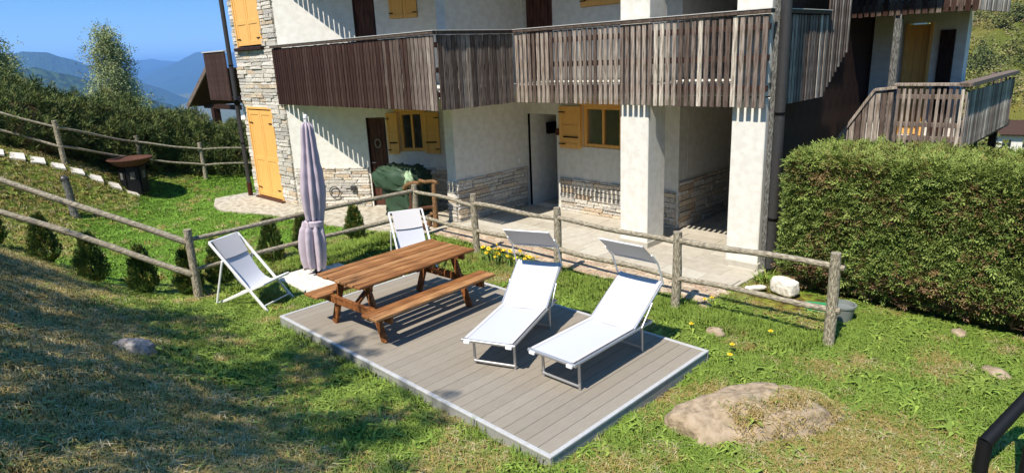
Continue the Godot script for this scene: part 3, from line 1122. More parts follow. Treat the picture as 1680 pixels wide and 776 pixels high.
	box_part(ch, "side_wall", Vector3(-4.70, -0.05, -15.0), Vector3(-4.45, top, -9.86), M["darkwood"])
	# --- pillars through both floors
	for px in [-6.7, -4.66]:
		var pw := 0.57 if px < -6.0 else 0.52
		var pl := Node3D.new()
		pl.name = "pillar"
		ch.add_child(pl, true)
		pl.global_transform = at(Vector3(px + pw / 2, 0, -9.6))
		box_part(pl, "lower_shaft", Vector3(px, -0.02, -9.85), Vector3(px + pw, 2.6, -9.32), M["plaster"], 0.012)
		box_part(pl, "upper_shaft", Vector3(px, 2.8, -9.85), Vector3(px + pw, top, -9.32), M["plaster"], 0.012)
		box_part(pl, "foot", Vector3(px - 0.02, -0.01, -9.87), Vector3(px + pw + 0.02, 0.1, -9.30), M["slab_c"], 0.008)
	# --- right hand downpipe by the pillar
	var rp := MB.new()
	rp.tube([Vector3(-3.98, 0.05, -9.42), Vector3(-3.98, 3.0, -9.42), Vector3(-3.98, 6.5, -9.42)], [0.07, 0.07, 0.07], 14)
	putw(ch, "downpipe", rp.done(), M["pipe"])
	for yy in [0.8, 2.36, 4.3]:
		var rb := MB.new()
		rb.tube([Vector3(-3.98, yy, -9.42), Vector3(-3.98, yy + 0.035, -9.42)], [0.08, 0.08], 14)
		putw(ch, "pipe_bracket", rb.done(), M["iron"])
	box_part(ch, "corner_post", Vector3(-4.13, 0.0, -9.6), Vector3(-4.06, 6.0, -9.40), M["stake"], 0.006)
	# --- balcony floors
	for fy in [2.62, 5.47]:
		var fm3 := MB.new()
		fm3.box(Vector3((-14.9 - 9.16) / 2, fy + 0.09, -9.1), Vector3(5.74, 0.18, 3.36), 0.006)
		putw(ch, "balcony_floor", fm3.done(), M["plaster_shade"])
		var fm4 := MB.new()
		fm4.box(Vector3((-9.155 - 4.15) / 2, fy + 0.09, -10.1), Vector3(5.0, 0.18, 1.6), 0.006)
		fm4.box(Vector3((-9.155 - 4.5) / 2, fy + 0.09, -12.3), Vector3(4.6, 0.18, 2.8), 0.006)
		putw(ch, "balcony_floor", fm4.done(), M["plaster_shade"])
	# --- balconies: lower one with single slats, the one above (out of the picture) casts the upper shade
	for lev in 2:
		var oy := 2.85 * lev
		var joined := lev == 1
		var runs := [
			[at(Vector3(-15.1, oy, -7.27)), 0.0, 6.02, func(t: float) -> float: return lerpf(0.5, 1.6, minf(t * 1.6, 1.0)) + (3.4 * maxf(t - 0.72, 0.0) / 0.28), 0.086],
			[at(Vector3(-9.08, oy, -7.31), PI / 2), 0.02, 1.85, func(t: float) -> float: return 3.4, 0.094],
			[at(Vector3(-9.04, oy, -9.18)), 0.0, 4.94, func(t: float) -> float: return 4.3, 0.072],
			[at(Vector3(-4.1, oy, -9.58), PI / 2), 0.0, 1.72, func(t: float) -> float: return 4.3, 0.078]]
		for r in runs:
			var bal := Node3D.new()
			bal.name = "balcony"
			ch.add_child(bal, true)
			bal.global_transform = r[0]
			var fr: Transform3D = r[0]
			slat_run(bal, fr, r[1], r[2], 2.47, 3.74, r[3], 0.11, joined, r[4])
			for yy in [2.74, 3.16, 3.58]:
				bar(bal, "rail", fr, r[1], r[2], yy, -0.045, 0.09, 0.05, M["slat1"])
			bar(bal, "handrail", fr, r[1] - 0.03, r[2] + 0.03, 3.78, -0.02, 0.05, 0.13, M["slat3"])
			bar(bal, "flashing", fr, r[1] - 0.04, r[2] + 0.04, 3.813, -0.02, 0.012, 0.15, M["flash"])
		# stepped end of the side balcony
		if lev == 0:
			var se := Node3D.new()
			se.name = "balcony"
			ch.add_child(se, true)
			se.global_transform = at(Vector3(-4.1, 0, -11.3), PI / 2)
			for i in 9:
				var y0 := 2.47 + 0.075 * (i + 1)
				putw(se, "slat", bx(Vector3(0.064, snappedf(4.4 - y0, 0.01), 0.026), 0.004), M["slat%d" % (3 + i % 3)], at(Vector3(-4.1, (4.4 + y0) / 2, -11.36 - 0.11 * i), PI / 2))
			bar(se, "rail", se.global_transform, 0.0, 1.0, 3.3, -0.045, 0.09, 0.05, M["slat4"])
	# --- body and roof of the house behind
	box_part(ch, "house_body", Vector3(-17.2, -0.1, -20.0), Vector3(-4.8, top, -13.75), M["plaster_shade"])
	var rf := MB.new()
	rf.box(Vector3(-11.0, top + 0.25, -13.5), Vector3(14.2, 0.3, 13.4), 0.02)
	putw(ch, "roof", rf.done(), M["roof"])

# window with wooden frame, glass and open shutters lying on the wall
func window_set(ch: Node3D, fr: Transform3D, s0: float, s1: float, y0: float, y1: float, leaves: Array) -> void:
	var w := Node3D.new()
	w.name = "window"
	ch.add_child(w, true)
	w.global_transform = fr * Transform3D(Basis(), Vector3((s0 + s1) / 2, y0, 0))
	var m := MB.new()
	var t := 0.075
	m.box(Vector3(s0 + t / 2, (y0 + y1) / 2, -0.06), Vector3(t, y1 - y0, 0.09), 0.006)
	m.box(Vector3(s1 - t / 2, (y0 + y1) / 2, -0.06), Vector3(t, y1 - y0, 0.09), 0.006)
	m.box(Vector3((s0 + s1) / 2, y0 + t / 2, -0.06), Vector3(s1 - s0 - 2 * t, t, 0.09), 0.006)
	m.box(Vector3((s0 + s1) / 2, y1 - t / 2, -0.06), Vector3(s1 - s0 - 2 * t, t, 0.09), 0.006)
	m.box(Vector3((s0 + s1) / 2, (y0 + y1) / 2, -0.06), Vector3(0.05, y1 - y0 - 2 * t, 0.06), 0.006)
	# surround proud of the wall
	m.box(Vector3((s0 + s1) / 2, y1 + 0.05, 0.012), Vector3(s1 - s0 + 0.2, 0.1, 0.05), 0.006)
	m.box(Vector3(s0 - 0.04, (y0 + y1) / 2, 0.012), Vector3(0.07, y1 - y0, 0.05), 0.006)
	m.box(Vector3(s1 + 0.04, (y0 + y1) / 2, 0.012), Vector3(0.07, y1 - y0, 0.05), 0.006)
	putw(w, "frame", m.done(), M["shutter"], fr)
	putw(w, "pane", bx(Vector3(s1 - s0 - 0.1, y1 - y0 - 0.1, 0.008), 0.001), M["glass"], fr * Transform3D(Basis(), Vector3((s0 + s1) / 2, (y0 + y1) / 2, -0.085)))
	# the room behind: floor, ceiling and three walls
	var rm := MB.new()
	var sm: float = (s0 + s1) / 2
	var rw: float = s1 - s0 + 0.5
	var r0 := y0 - 0.7
	var r1 := y1 + 0.2
	rm.box(Vector3(sm, (r0 + r1) / 2, -1.9), Vector3(rw, r1 - r0, 0.1), 0.004)
	for s in [-1, 1]:
		rm.box(Vector3(sm + s * (rw / 2 + 0.03), (r0 + r1) / 2, -1.12), Vector3(0.06, r1 - r0, 1.62), 0.004)
	rm.box(Vector3(sm, r0 - 0.03, -1.12), Vector3(rw + 0.12, 0.06, 1.62), 0.004)
	rm.box(Vector3(sm, r1 + 0.03, -1.12), Vector3(rw + 0.12, 0.06, 1.62), 0.004)
	putw(w, "room", rm.done(), M["plaster"], fr)
	for l in leaves:
		var lf := leaf(w, fr, l[0], l[1], y0 - 0.04, y1 - 0.02, 0.06, 0.5, l[2])
		put(lf, "latch", bx(Vector3((l[1] - l[0]) * 0.7, 0.03, 0.012), 0.003), M["iron"], Transform3D(Basis(), Vector3((1.0 if l[2] else -1.0) * (l[1] - l[0]) * 0.55, (y1 - y0) * 0.28, 0.03)))

# ------------------------------------------------------------------ neighbouring chalet with stairs and raised deck
func make_neighbour() -> void:
	var nb := thing("neighbouring_chalet", "shaded chalet behind the clipped hedge with raised slat terrace and orange door", "house", Vector3(-3.6, 0, -15))
	var fw := at(Vector3(-6.4, 0, -14.6))
	putw(nb, "wall", wall_mesh(1.56, -1.2, 6.1, 0.3, [[0.6, 0.98, 1.5, 3.6]]), M["plaster"], at(Vector3(-4.4, 0, -14.6)))
	putw(nb, "timber_wall", wall_mesh(1.99, -1.2, 6.1, 0.3, []), M["darkwood"], fw)
	var d := Node3D.new()
	d.name = "door"
	nb.add_child(d, true)
	d.global_transform = fw * Transform3D(Basis(), Vector3(2.8, 1.5, 0))
	for k in 3:
		putw(d, "board", bx(Vector3(0.12, 2.06, 0.04), 0.004), M["shutter"], fw * Transform3D(Basis(), Vector3(2.66 + 0.125 * k, 2.54, -0.08)))
	var fm := MB.new()
	fm.box(Vector3(2.585, 2.55, 0.01), Vector3(0.05, 2.1, 0.06), 0.004)
	fm.box(Vector3(2.995, 2.55, 0.01), Vector3(0.05, 2.1, 0.06), 0.004)
	putw(d, "frame", fm.done(), M["shutter"], fw)
	putw(nb, "shutter", bx(Vector3(0.24, 1.9, 0.05), 0.006), M["darkwood"], fw * Transform3D(Basis(), Vector3(3.27, 2.5, 0.03)))
	# raised deck
	box_part(nb, "deck_floor", Vector3(-3.6, 1.36, -18.2), Vector3(-2.52, 1.5, -13.25), M["slatrail"])
	for z in [-13.4, -15.4, -17.4]:
		box_part(nb, "deck_post", Vector3(-2.74, -1.6, z - 0.12), Vector3(-2.60, 1.35, z), M["darkwood"])
	var ff := at(Vector3(-3.52, 0, -13.2))
	var front := Node3D.new()
	front.name = "front_railing"
	nb.add_child(front, true)
	front.global_transform = ff
	slat_run(front, ff, 0.0, 1.05, 1.46, 2.5, func(t: float) -> float: return 4.2, 0.088, false, 0.05)
	for yy in [1.62, 1.86, 2.34]:
		bar(front, "rail", ff, 0.0, 1.06, yy, -0.04, 0.08, 0.04, M["slat4"])
	bar(front, "handrail", ff, -0.03, 1.1, 2.55, -0.02, 0.05, 0.14, M["slat5"])
	var fs := at(Vector3(-2.46, 0, -13.2), PI / 2)
	var sd := Node3D.new()
	sd.name = "side_railing"
	nb.add_child(sd, true)
	sd.global_transform = fs
	slat_run(sd, fs, 0.0, 4.3, 1.46, 2.42, func(t: float) -> float: return 4.6, 0.1, false, 0.085)
	bar(sd, "rail", fs, 0.0, 4.3, 1.9, -0.04, 0.08, 0.04, M["slat4"])
	bar(sd, "handrail", fs, -0.05, 4.32, 2.55, -0.02, 0.07, 0.2, M["slat4"])
	var fb := at(Vector3(-2.84, 0, -17.45))
	var bk := Node3D.new()
	bk.name = "rear_railing"
	nb.add_child(bk, true)
	bk.global_transform = fb
	slat_run(bk, fb, 0.0, 0.42, 1.5, 2.45, func(t: float) -> float: return 4.0, 0.07, false, 0.04)
	bar(bk, "handrail", fb, -0.02, 0.42, 2.52, 0.0, 0.05, 0.12, M["slat4"])
	# stair with its slatted side going down to the left
	var stn := Node3D.new()
	stn.name = "stair"
	nb.add_child(stn, true)
	stn.global_transform = at(Vector3(-4.0, 0, -13.3))
	for k in 8:
		box_part(stn, "step", Vector3(-3.66 - 0.22 * (k + 1), 1.3 - 0.17 * k - 0.05, -14.3), Vector3(-3.66 - 0.22 * k, 1.3 - 0.17 * k, -13.3), M["slatrail"])
	plank(stn, "stair_rail", Vector3(-3.5, 2.5, -13.2), Vector3(-3.86, 2.46, -13.2), 0.1, 0.05, M["slat5"])
	plank(stn, "stair_rail", Vector3(-3.86, 2.46, -13.2), Vector3(-4.9, 0.78, -13.2), 0.1, 0.05, M["slat5"])
	for k in 13:
		var x := -3.6 - k * 0.1
		var yt := minf(2.44, 2.44 - maxf(0.0, -3.86 - x) * 1.615)
		putw(stn, "slat", bx(Vector3(0.085, snappedf(maxf(yt - (yt - 1.05), 0.2), 0.01), 0.026), 0.004), M["slat%d" % (3 + rng.randi() % 3)], at(Vector3(x, yt - 0.53, -13.2)))
	# upper balcony, posts and roof
	var fu := at(Vector3(-5.4, 0, -13.2))
	var ub := Node3D.new()
	ub.name = "upper_balcony"
	nb.add_child(ub, true)
	ub.global_transform = fu
	slat_run(ub, fu, 0.0, 2.94, 3.72, 4.95, func(t: float) -> float: return 2.2, 0.1, false, 0.075)
	bar(ub, "floor_beam", fu, 0.0, 2.9, 3.86, -0.09, 0.12, 0.12, M["slat4"])
	var fu2 := at(Vector3(-2.46, 0, -13.2), PI / 2)
	var ub2 := Node3D.new()
	ub2.name = "upper_balcony"
	nb.add_child(ub2, true)
	ub2.global_transform = fu2
	slat_run(ub2, fu2, 0.0, 2.6, 3.72, 4.95, func(t: float) -> float: return 5.2, 0.1, false, 0.08)
	bar(ub2, "floor_beam", fu2, 0.0, 2.6, 3.86, -0.09, 0.12, 0.12, M["slat4"])
	box_part(nb, "balcony_slab", Vector3(-5.4, 3.8, -14.6), Vector3(-2.6, 3.95, -13.33), M["slatrail"])
	box_part(nb, "post", Vector3(-3.68, -0.5, -13.34), Vector3(-3.56, 3.8, -13.22), M["stake"])
	var rf := MB.new()
	rf.box(Vector3(-6.0, 6.3, -16.3), Vector3(6.7, 0.24, 9.6), 0.02)
	putw(nb, "roof", rf.done(), M["roof"])
	box_part(nb, "house_body", Vector3(-6.4, -1.2, -18.6), Vector3(-4.8, 6.1, -14.95), M["plaster"])

# ------------------------------------------------------------------ chalet further down on the left, partly behind the stone corner
func make_far_chalet() -> void:
	var c := thing("far_chalet", "dark wooden balcony and roof end showing beyond the stone corner", "house", Vector3(-28, -1.0, -13))
	var fr := at(Vector3(-28.9, 0, -10.9))
	var b := Node3D.new()
	b.name = "balcony"
	c.add_child(b, true)
	b.global_transform = fr
	slat_run(b, fr, 0.0, 2.2, 2.1, 4.0, func(t: float) -> float: return 1.6, 0.075, false, 0.065)
	bar(b, "handrail", fr, -0.06, 2.2, 4.02, -0.02, 0.05, 0.14, M["flash"])
	bar(b, "floor_beam", fr, 0.0, 2.2, 2.16, -0.3, 0.14, 0.5, M["darkwood"])
	box_part(c, "wall", Vector3(-27.9, -1.5, -18.0), Vector3(-22.4, 6.5, -12.6), M["plaster"])
	# pitched roof of the lower porch, its gable edge towards the garden
	for s in 7:
		var z := -11.4 - s * 0.45
		var q := plank(c, "roof_board", Vector3(-32.5, 1.72, z), Vector3(-29.6, 3.35, z), 0.43, 0.07, M["darkwood"])
	plank(c, "gable_board", Vector3(-32.5, 1.70, -11.16), Vector3(-29.5, 3.38, -11.16), 0.06, 0.2, M["slat4"])
	plank(c, "porch_beam", Vector3(-32.0, 1.72, -11.8), Vector3(-28.2, 1.72, -11.8), 0.18, 0.2, M["darkwood"])
	plank(c, "porch_post", Vector3(-30.9, -2.0, -11.8), Vector3(-30.9, 1.65, -11.8), 0.3, 0.3, M["darkwood"])
	plank(c, "porch_rail", Vector3(-33.5, 0.85, -11.7), Vector3(-31.0, 0.95, -11.7), 0.06, 0.09, M["slat2"])
	# white sun sail beside it
	var sail := MB.new()
	sail.lathe([[0.9, 0.0], [0.62, 0.28], [0.3, 0.5], [0.02, 0.6]], 16)
	sail.tube([Vector3(0, -1.6, 0), Vector3(0, 0.55, 0)], [0.03, 0.03], 8)
	var o := put(self, "open_parasol", sail.done(), M["whitestone"], at(Vector3(-26.6, 0.95, -11.4)))
	tag(o, "white open parasol beyond the stone corner downpipe", "parasol")

# ------------------------------------------------------------------ wooden deck
func make_deck() -> void:
	var d := thing("deck_platform", "low grey board deck with pale metal edging on the lawn", "deck", Vector3(-5.58, 0, -4.75))
	var x0 := -7.99
	var x1 := -3.17
	var z0 := -6.06
	var z1 := -3.44
	var n := 33
	var step := (x1 - x0 - 0.09) / n
	for i in n:
		var x := x0 + 0.045 + (i + 0.5) * step
		putw(d, "board", bx(Vector3(step - 0.004, 0.026, z1 - z0 - 0.09), 0.003), M["deck%d" % (rng.randi() % 4)], at(Vector3(x, 0.132 + rng.randf_range(-0.0008, 0.0008), (z0 + z1) / 2)))
	box_part(d, "subframe", Vector3(x0 + 0.05, -0.08, z0 + 0.05), Vector3(x1 - 0.05, 0.112, z1 - 0.05), M["joint"])
	# edging: pale angle on top, side board below
	for e in [[Vector3(x0, 0.14, z1 - 0.022), Vector3(x1, 0.14, z1 - 0.022)], [Vector3(x0, 0.14, z0 + 0.022), Vector3(x1, 0.14, z0 + 0.022)], [Vector3(x0 + 0.022, 0.14, z0 + 0.045), Vector3(x0 + 0.022, 0.14, z1 - 0.045)], [Vector3(x1 - 0.022, 0.14, z0 + 0.045), Vector3(x1 - 0.022, 0.14, z1 - 0.045)]]:
		plank(d, "edging", e[0], e[1], 0.044, 0.024, M["decktrim"])
	for s in [[Vector3(x0, 0.03, z1 - 0.02), Vector3(x1, 0.03, z1 - 0.02)], [Vector3(x0, 0.03, z0 + 0.02), Vector3(x1, 0.03, z0 + 0.02)], [Vector3(x0 + 0.02, 0.03, z0 + 0.045), Vector3(x0 + 0.02, 0.03, z1 - 0.045)], [Vector3(x1 - 0.02, 0.03, z0 + 0.045), Vector3(x1 - 0.02, 0.03, z1 - 0.045)]]:
		plank(d, "side_board", s[0], s[1], 0.026, 0.194, M["deckside"])

# ------------------------------------------------------------------ post and rail fences
func fence(label: String, posts: Array, rails: Array, rail_mat: String, sd: int, rr := 0.037) -> void:
	var p0: Vector3 = posts[0]
	var f := thing("rail_fence", label, "fence", p0)
	for i in posts.size():
		var p: Vector3 = posts[i]
		var lean := Vector3(rng.randf_range(-0.015, 0.015), 0, rng.randf_range(-0.015, 0.015))
		pole(f, "post", p - Vector3.UP * 0.2, p + Vector3.UP * rng.randf_range(1.07, 1.13) + lean, 0.066, 0.058, M["fence_y"], sd + i, 0.006)
	for i in rails.size():
		pole(f, "rail", rails[i][0], rails[i][1], rr * rng.randf_range(0.95, 1.12), rr * rng.randf_range(0.85, 1.0), M[rail_mat], sd + 20 + i, 0.014)

func make_fences() -> void:
	var zf := -7.3
	var xs := [-10.05, -8.34, -6.42, -4.28, -2.36]
	var posts := []
	var rails := []
	for x in xs:
		posts.append(Vector3(x, ground_h(x, zf), zf if x != -4.28 else -7.2))
	for i in 4:
		for h in [0.96, 0.47]:
			var a: Vector3 = posts[i] + Vector3(0.03, h + rng.randf_range(-0.02, 0.02), 0)
			var b: Vector3 = posts[i + 1] + Vector3(-0.02 if i < 3 else 0.1, h - 0.02 + rng.randf_range(-0.02, 0.02), 0)
			rails.append([a, b])
	fence("weathered grey log fence between deck lawn and paved terrace", posts, rails, "fence_x", 100)
	var c := Vector3(-10.04, ground_h(-10.04, -3.13), -3.13)
	var side_rails := []
	for h in [0.95, 0.48]:
		side_rails.append([Vector3(-10.05, ground_h(-10.05, -7.3) + h + 0.03, -7.24), c + Vector3(0, h + 0.0, 0.02)])
	fence("log fence with corner post beside the folding deck chair and parasol", [c], side_rails, "fence_z", 140)
	var e := Vector3(-11.72, ground_h(-11.72, -0.75), -0.75)
	var bank := []
	bank.append([c + Vector3(-0.02, 0.9, 0.02), Vector3(-11.83, 2.27, -0.84)])
	bank.append([c + Vector3(-0.02, 0.42, 0.02), Vector3(-11.74, 1.80, -0.78)])
	fence("log fence climbing the shaded bank past the row of small conifers", [e + Vector3(-0.02, 0.0, -0.02)], bank, "fence_z", 160, 0.044)
	var bp := [Vector3(-20.5, 0, -1.6), Vector3(-19.7, 0, -3.57), Vector3(-20.62, 0, -5.55), Vector3(-20.33, 0, -7.15), Vector3(-20.1, 0, -8.9)]
	var bposts := []
	var brails := []
	for p in bp:
		bposts.append(Vector3(p.x, ground_h(p.x, p.z), p.z))
	for i in bp.size() - 1:
		for h in [0.93, 0.46]:
			brails.append([bposts[i] + Vector3(0.04, h, 0), bposts[i + 1] + Vector3(0.04, h, 0)])
	fence("grey log fence in front of the dark pine shrubs at lawn end", bposts, brails, "fence_z", 180, 0.032)

# ------------------------------------------------------------------ picnic table
func make_picnic_table() -> void:
	var t := thing("picnic_table", "reddish brown wooden picnic table with two attached benches", "picnic table", Vector3(-6.72, 0.146, -4.55), 0.05)
	var top := Node3D.new()
	top.name = "table_top"
	t.add_child(top)
	top.position.y = 0.72
	for i in 7:
		put(top, "plank", bx(Vector3(0.108, 0.036, 1.86), 0.008), M["table%d" % (i % 4)], Transform3D(Basis(), Vector3(-0.39 + 0.13 * i, rng.randf_range(-0.002, 0.002), rng.randf_range(-0.008, 0.008))))
	for s in [-1, 1]:
		var b := Node3D.new()
		b.name = "bench"
		t.add_child(b, true)
		b.position = Vector3((0.63 if s > 0 else 0.58) * s, 0.42, 0)
		for k in 2:
			put(b, "plank", bx(Vector3(0.135, 0.036, 1.94), 0.006), M["table%d" % ((k + s + 1) % 4)], Transform3D(Basis(), Vector3(-0.072 + 0.144 * k, 0, rng.randf_range(-0.01, 0.01))))
	for e in [-0.70, 0.70]:
		var sg := signf(e)
		for s in [-1, 1]:
			plank_l(t, "leg", Vector3(0.24 * s, 0.70, e), Vector3(0.52 * s, 0.0, e), 0.045, 0.095, "tableleg")
		plank_l(t, "seat_beam", Vector3(-0.76, 0.36, e + 0.046 * sg), Vector3(0.76, 0.36, e + 0.046 * sg), 0.045, 0.10, "tableleg")
		plank_l(t, "top_cleat", Vector3(-0.42, 0.665, e + 0.046 * sg), Vector3(0.42, 0.665, e + 0.046 * sg), 0.045, 0.075, "tableleg")
		plank_l(t, "brace", Vector3(0, 0.37, e - 0.01 * sg), Vector3(0, 0.69, e - 0.44 * sg), 0.07, 0.04, "tableleg")
	plank_l(t, "middle_cleat", Vector3(-0.40, 0.68, 0), Vector3(0.40, 0.68, 0), 0.07, 0.04, "tableleg")

func plank_l(parent: Node3D, called: String, a: Vector3, b: Vector3, dep: float, wide: float, m: String) -> void:
	put(parent, called, bx(Vector3((b - a).length(), wide, dep), 0.005), M[m], along(a, b))

# a thin cloth sheet through rows of points (each row a pair of edge points), slightly dished
func sheet(rows: Array, dish: float, across := 6, thick := 0.004) -> ArrayMesh:
	var m := MB.new()
	var P := []
	for r in rows:
		var line := []
		for k in across + 1:
			var t := float(k) / across
			var p: Vector3 = r[0].lerp(r[1], t)
			p.y -= dish * 4.0 * t * (1.0 - t)
			line.append(p)
		P.append(line)
	var N := []
	for i in P.size():
		var line := []
		for k in across + 1:
			var a: Vector3 = P[mini(i + 1, P.size() - 1)][k] - P[maxi(i - 1, 0)][k]
			var b: Vector3 = P[i][mini(k + 1, across)] - P[i][maxi(k - 1, 0)]
			line.append(b.cross(a).normalized())
		N.append(line)
	for side in [1.0, -1.0]:
		for i in P.size() - 1:
			for k in across:
				var o: Array = []
				var q: Array = []
				for ij in [[i, k], [i, k + 1], [i + 1, k + 1], [i + 1, k]]:
					var nn: Vector3 = N[ij[0]][ij[1]] * side
					q.append(nn)
					o.append(P[ij[0]][ij[1]] + nn * thick * 0.5)
				if side > 0.0:
					m.tri_n(o[0], o[1], o[2], q[0], q[1], q[2])
					m.tri_n(o[0], o[2], o[3], q[0], q[2], q[3])
				else:
					m.tri_n(o[0], o[2], o[1], q[0], q[2], q[1])
					m.tri_n(o[0], o[3], o[2], q[0], q[3], q[2])
	return m.done()

func tube_l(parent: Node3D, called: String, pts: Array, r: float, mt: String, sides := 8) -> MeshInstance3D:
	var m := MB.new()
	var rad := []
	for p in pts:
		rad.append(r)
	m.tube(pts, rad, sides)
	return put(parent, called, m.done(), M[mt])

# ------------------------------------------------------------------ sun loungers, foot end at local z = 0, head towards -z
func make_loungers() -> void:
	lounger(Vector3(-3.93, 0.146, -4.33), 0.02, "white sling sun lounger with sunshade nearer the deck corner")
	lounger(Vector3(-4.66, 0.146, -4.16), 0.39, "white sling sun lounger with sunshade turned towards the picnic table")

func lounger(p: Vector3, turn: float, label: String) -> void:
	var t := thing("sun_lounger", label, "sun lounger", p, turn, "sun loungers on the deck")
	var hw := 0.285
	var by := 0.335
	var hz := -1.02
	var head := Vector3(0, 0.72, -1.58)
	# bed frame and backrest frame
	for s in [-1, 1]:
		tube_l(t, "side_rail", [Vector3(s * hw, by, 0), Vector3(s * hw, by, -1.36)], 0.017, "alu")
		tube_l(t, "back_rail", [Vector3(s * (hw - 0.004), by + 0.02, hz), Vector3(s * (hw - 0.004), head.y, head.z)], 0.015, "alu")
		tube_l(t, "back_strut", [Vector3(s * (hw + 0.015), by + 0.22, hz - 0.32), Vector3(s * (hw + 0.015), by, hz - 0.12)], 0.010, "alu")
	tube_l(t, "foot_bar", [Vector3(-hw - 0.02, by, 0), Vector3(hw + 0.02, by, 0)], 0.019, "alu")
	tube_l(t, "head_bar", [Vector3(-hw, head.y, head.z), Vector3(hw, head.y, head.z)], 0.016, "alu")
	tube_l(t, "rear_bar", [Vector3(-hw, by, -1.36), Vector3(hw, by, -1.36)], 0.015, "alu")
	for z in [-0.13, -1.24]:
		var lm := MB.new()
		lm.tube([Vector3(-hw + 0.05, by, z), Vector3(-hw + 0.05, 0.0, z - 0.01)], [0.015, 0.015], 8)
		lm.tube([Vector3(hw - 0.05, by, z), Vector3(hw - 0.05, 0.0, z - 0.01)], [0.015, 0.015], 8)
		lm.tube([Vector3(-hw + 0.05, 0.045, z), Vector3(hw - 0.05, 0.045, z)], [0.014, 0.014], 8)
		put(t, "leg_frame", lm.done(), M["alu"])
	for s in [-1, 1]:
		put(t, "corner_cap", bx(Vector3(0.07, 0.035, 0.03), 0.008), M["plastic"], Transform3D(Basis(), Vector3(s * 0.24, by - 0.012, 0.022)))
	# sling
	var rows := []
	for i in 11:
		var z := lerpf(0.0, hz, i / 10.0)
		rows.append([Vector3(-hw + 0.01, by + 0.021, z), Vector3(hw - 0.01, by + 0.021, z)])
	for i in 9:
		var q := Vector3(0, by + 0.03, hz - 0.02).lerp(head + Vector3(0, 0.018, 0), (i + 0.4) / 8.4)
		rows.append([Vector3(-hw + 0.012, q.y, q.z), Vector3(hw - 0.012, q.y, q.z)])
	var sl := put(t, "sling", sheet(rows, 0.014, 8), M["sling"])
	for s in [-1, 1]:
		var hem := []
		for r in rows:
			var c0: Vector3 = r[0] if s < 0 else r[1]
			hem.append([c0 + Vector3(0.034 if s < 0 else -0.034, 0.001, 0), c0 + Vector3(0.0, 0.006, 0)] if s > 0 else [c0 + Vector3(0.0, 0.006, 0), c0 + Vector3(0.034, 0.001, 0)])
		put(sl, "hem", sheet(hem, 0.0, 1, 0.005), M["sling_grey"])
	put(sl, "seam", bx(Vector3(hw * 2.0 - 0.05, 0.004, 0.03), 0.001), M["sling_grey"], Transform3D(Basis(), Vector3(0, by + 0.016, hz + 0.03)))
	# sunshade: two arms and a tilted hood
	var lo := Vector3(0, 0.97, -1.47)
	var hi := Vector3(0, 1.23, -1.17)
	for s in [-1, 1]:
		tube_l(t, "shade_arm", [Vector3(s * (hw + 0.012), head.y - 0.02, head.z + 0.01), Vector3(s * (hw + 0.012), lo.y, lo.z + 0.02), Vector3(s * (hw + 0.012), (lo.y + hi.y) / 2, (lo.z + hi.z) / 2)], 0.010, "whitealu")
	var hood := []
	for i in 5:
		var q := lo.lerp(hi, i / 4.0)
		hood.append([Vector3(-hw + 0.0, q.y, q.z), Vector3(hw - 0.0, q.y, q.z)])
	put(t, "sunshade", sheet(hood, -0.012, 8), M["sling_grey"])
	tube_l(t, "shade_bar", [Vector3(-hw, hi.y, hi.z), Vector3(hw, hi.y, hi.z)], 0.010, "whitealu")
	tube_l(t, "shade_bar", [Vector3(-hw, lo.y, lo.z), Vector3(hw, lo.y, lo.z)], 0.010, "whitealu")

# ------------------------------------------------------------------ folding deck chairs, facing local +x
func make_deck_chairs() -> void:
	deck_chair(Vector3(-9.24, ground_h(-9.2, -3.7), -3.66), 0.42, "white folding deck chair standing on the lawn by the corner fence post")
	deck_chair(Vector3(-8.40, ground_h(-8.4, -6.0), -6.0), -0.41, "white folding deck chair standing behind the picnic table")

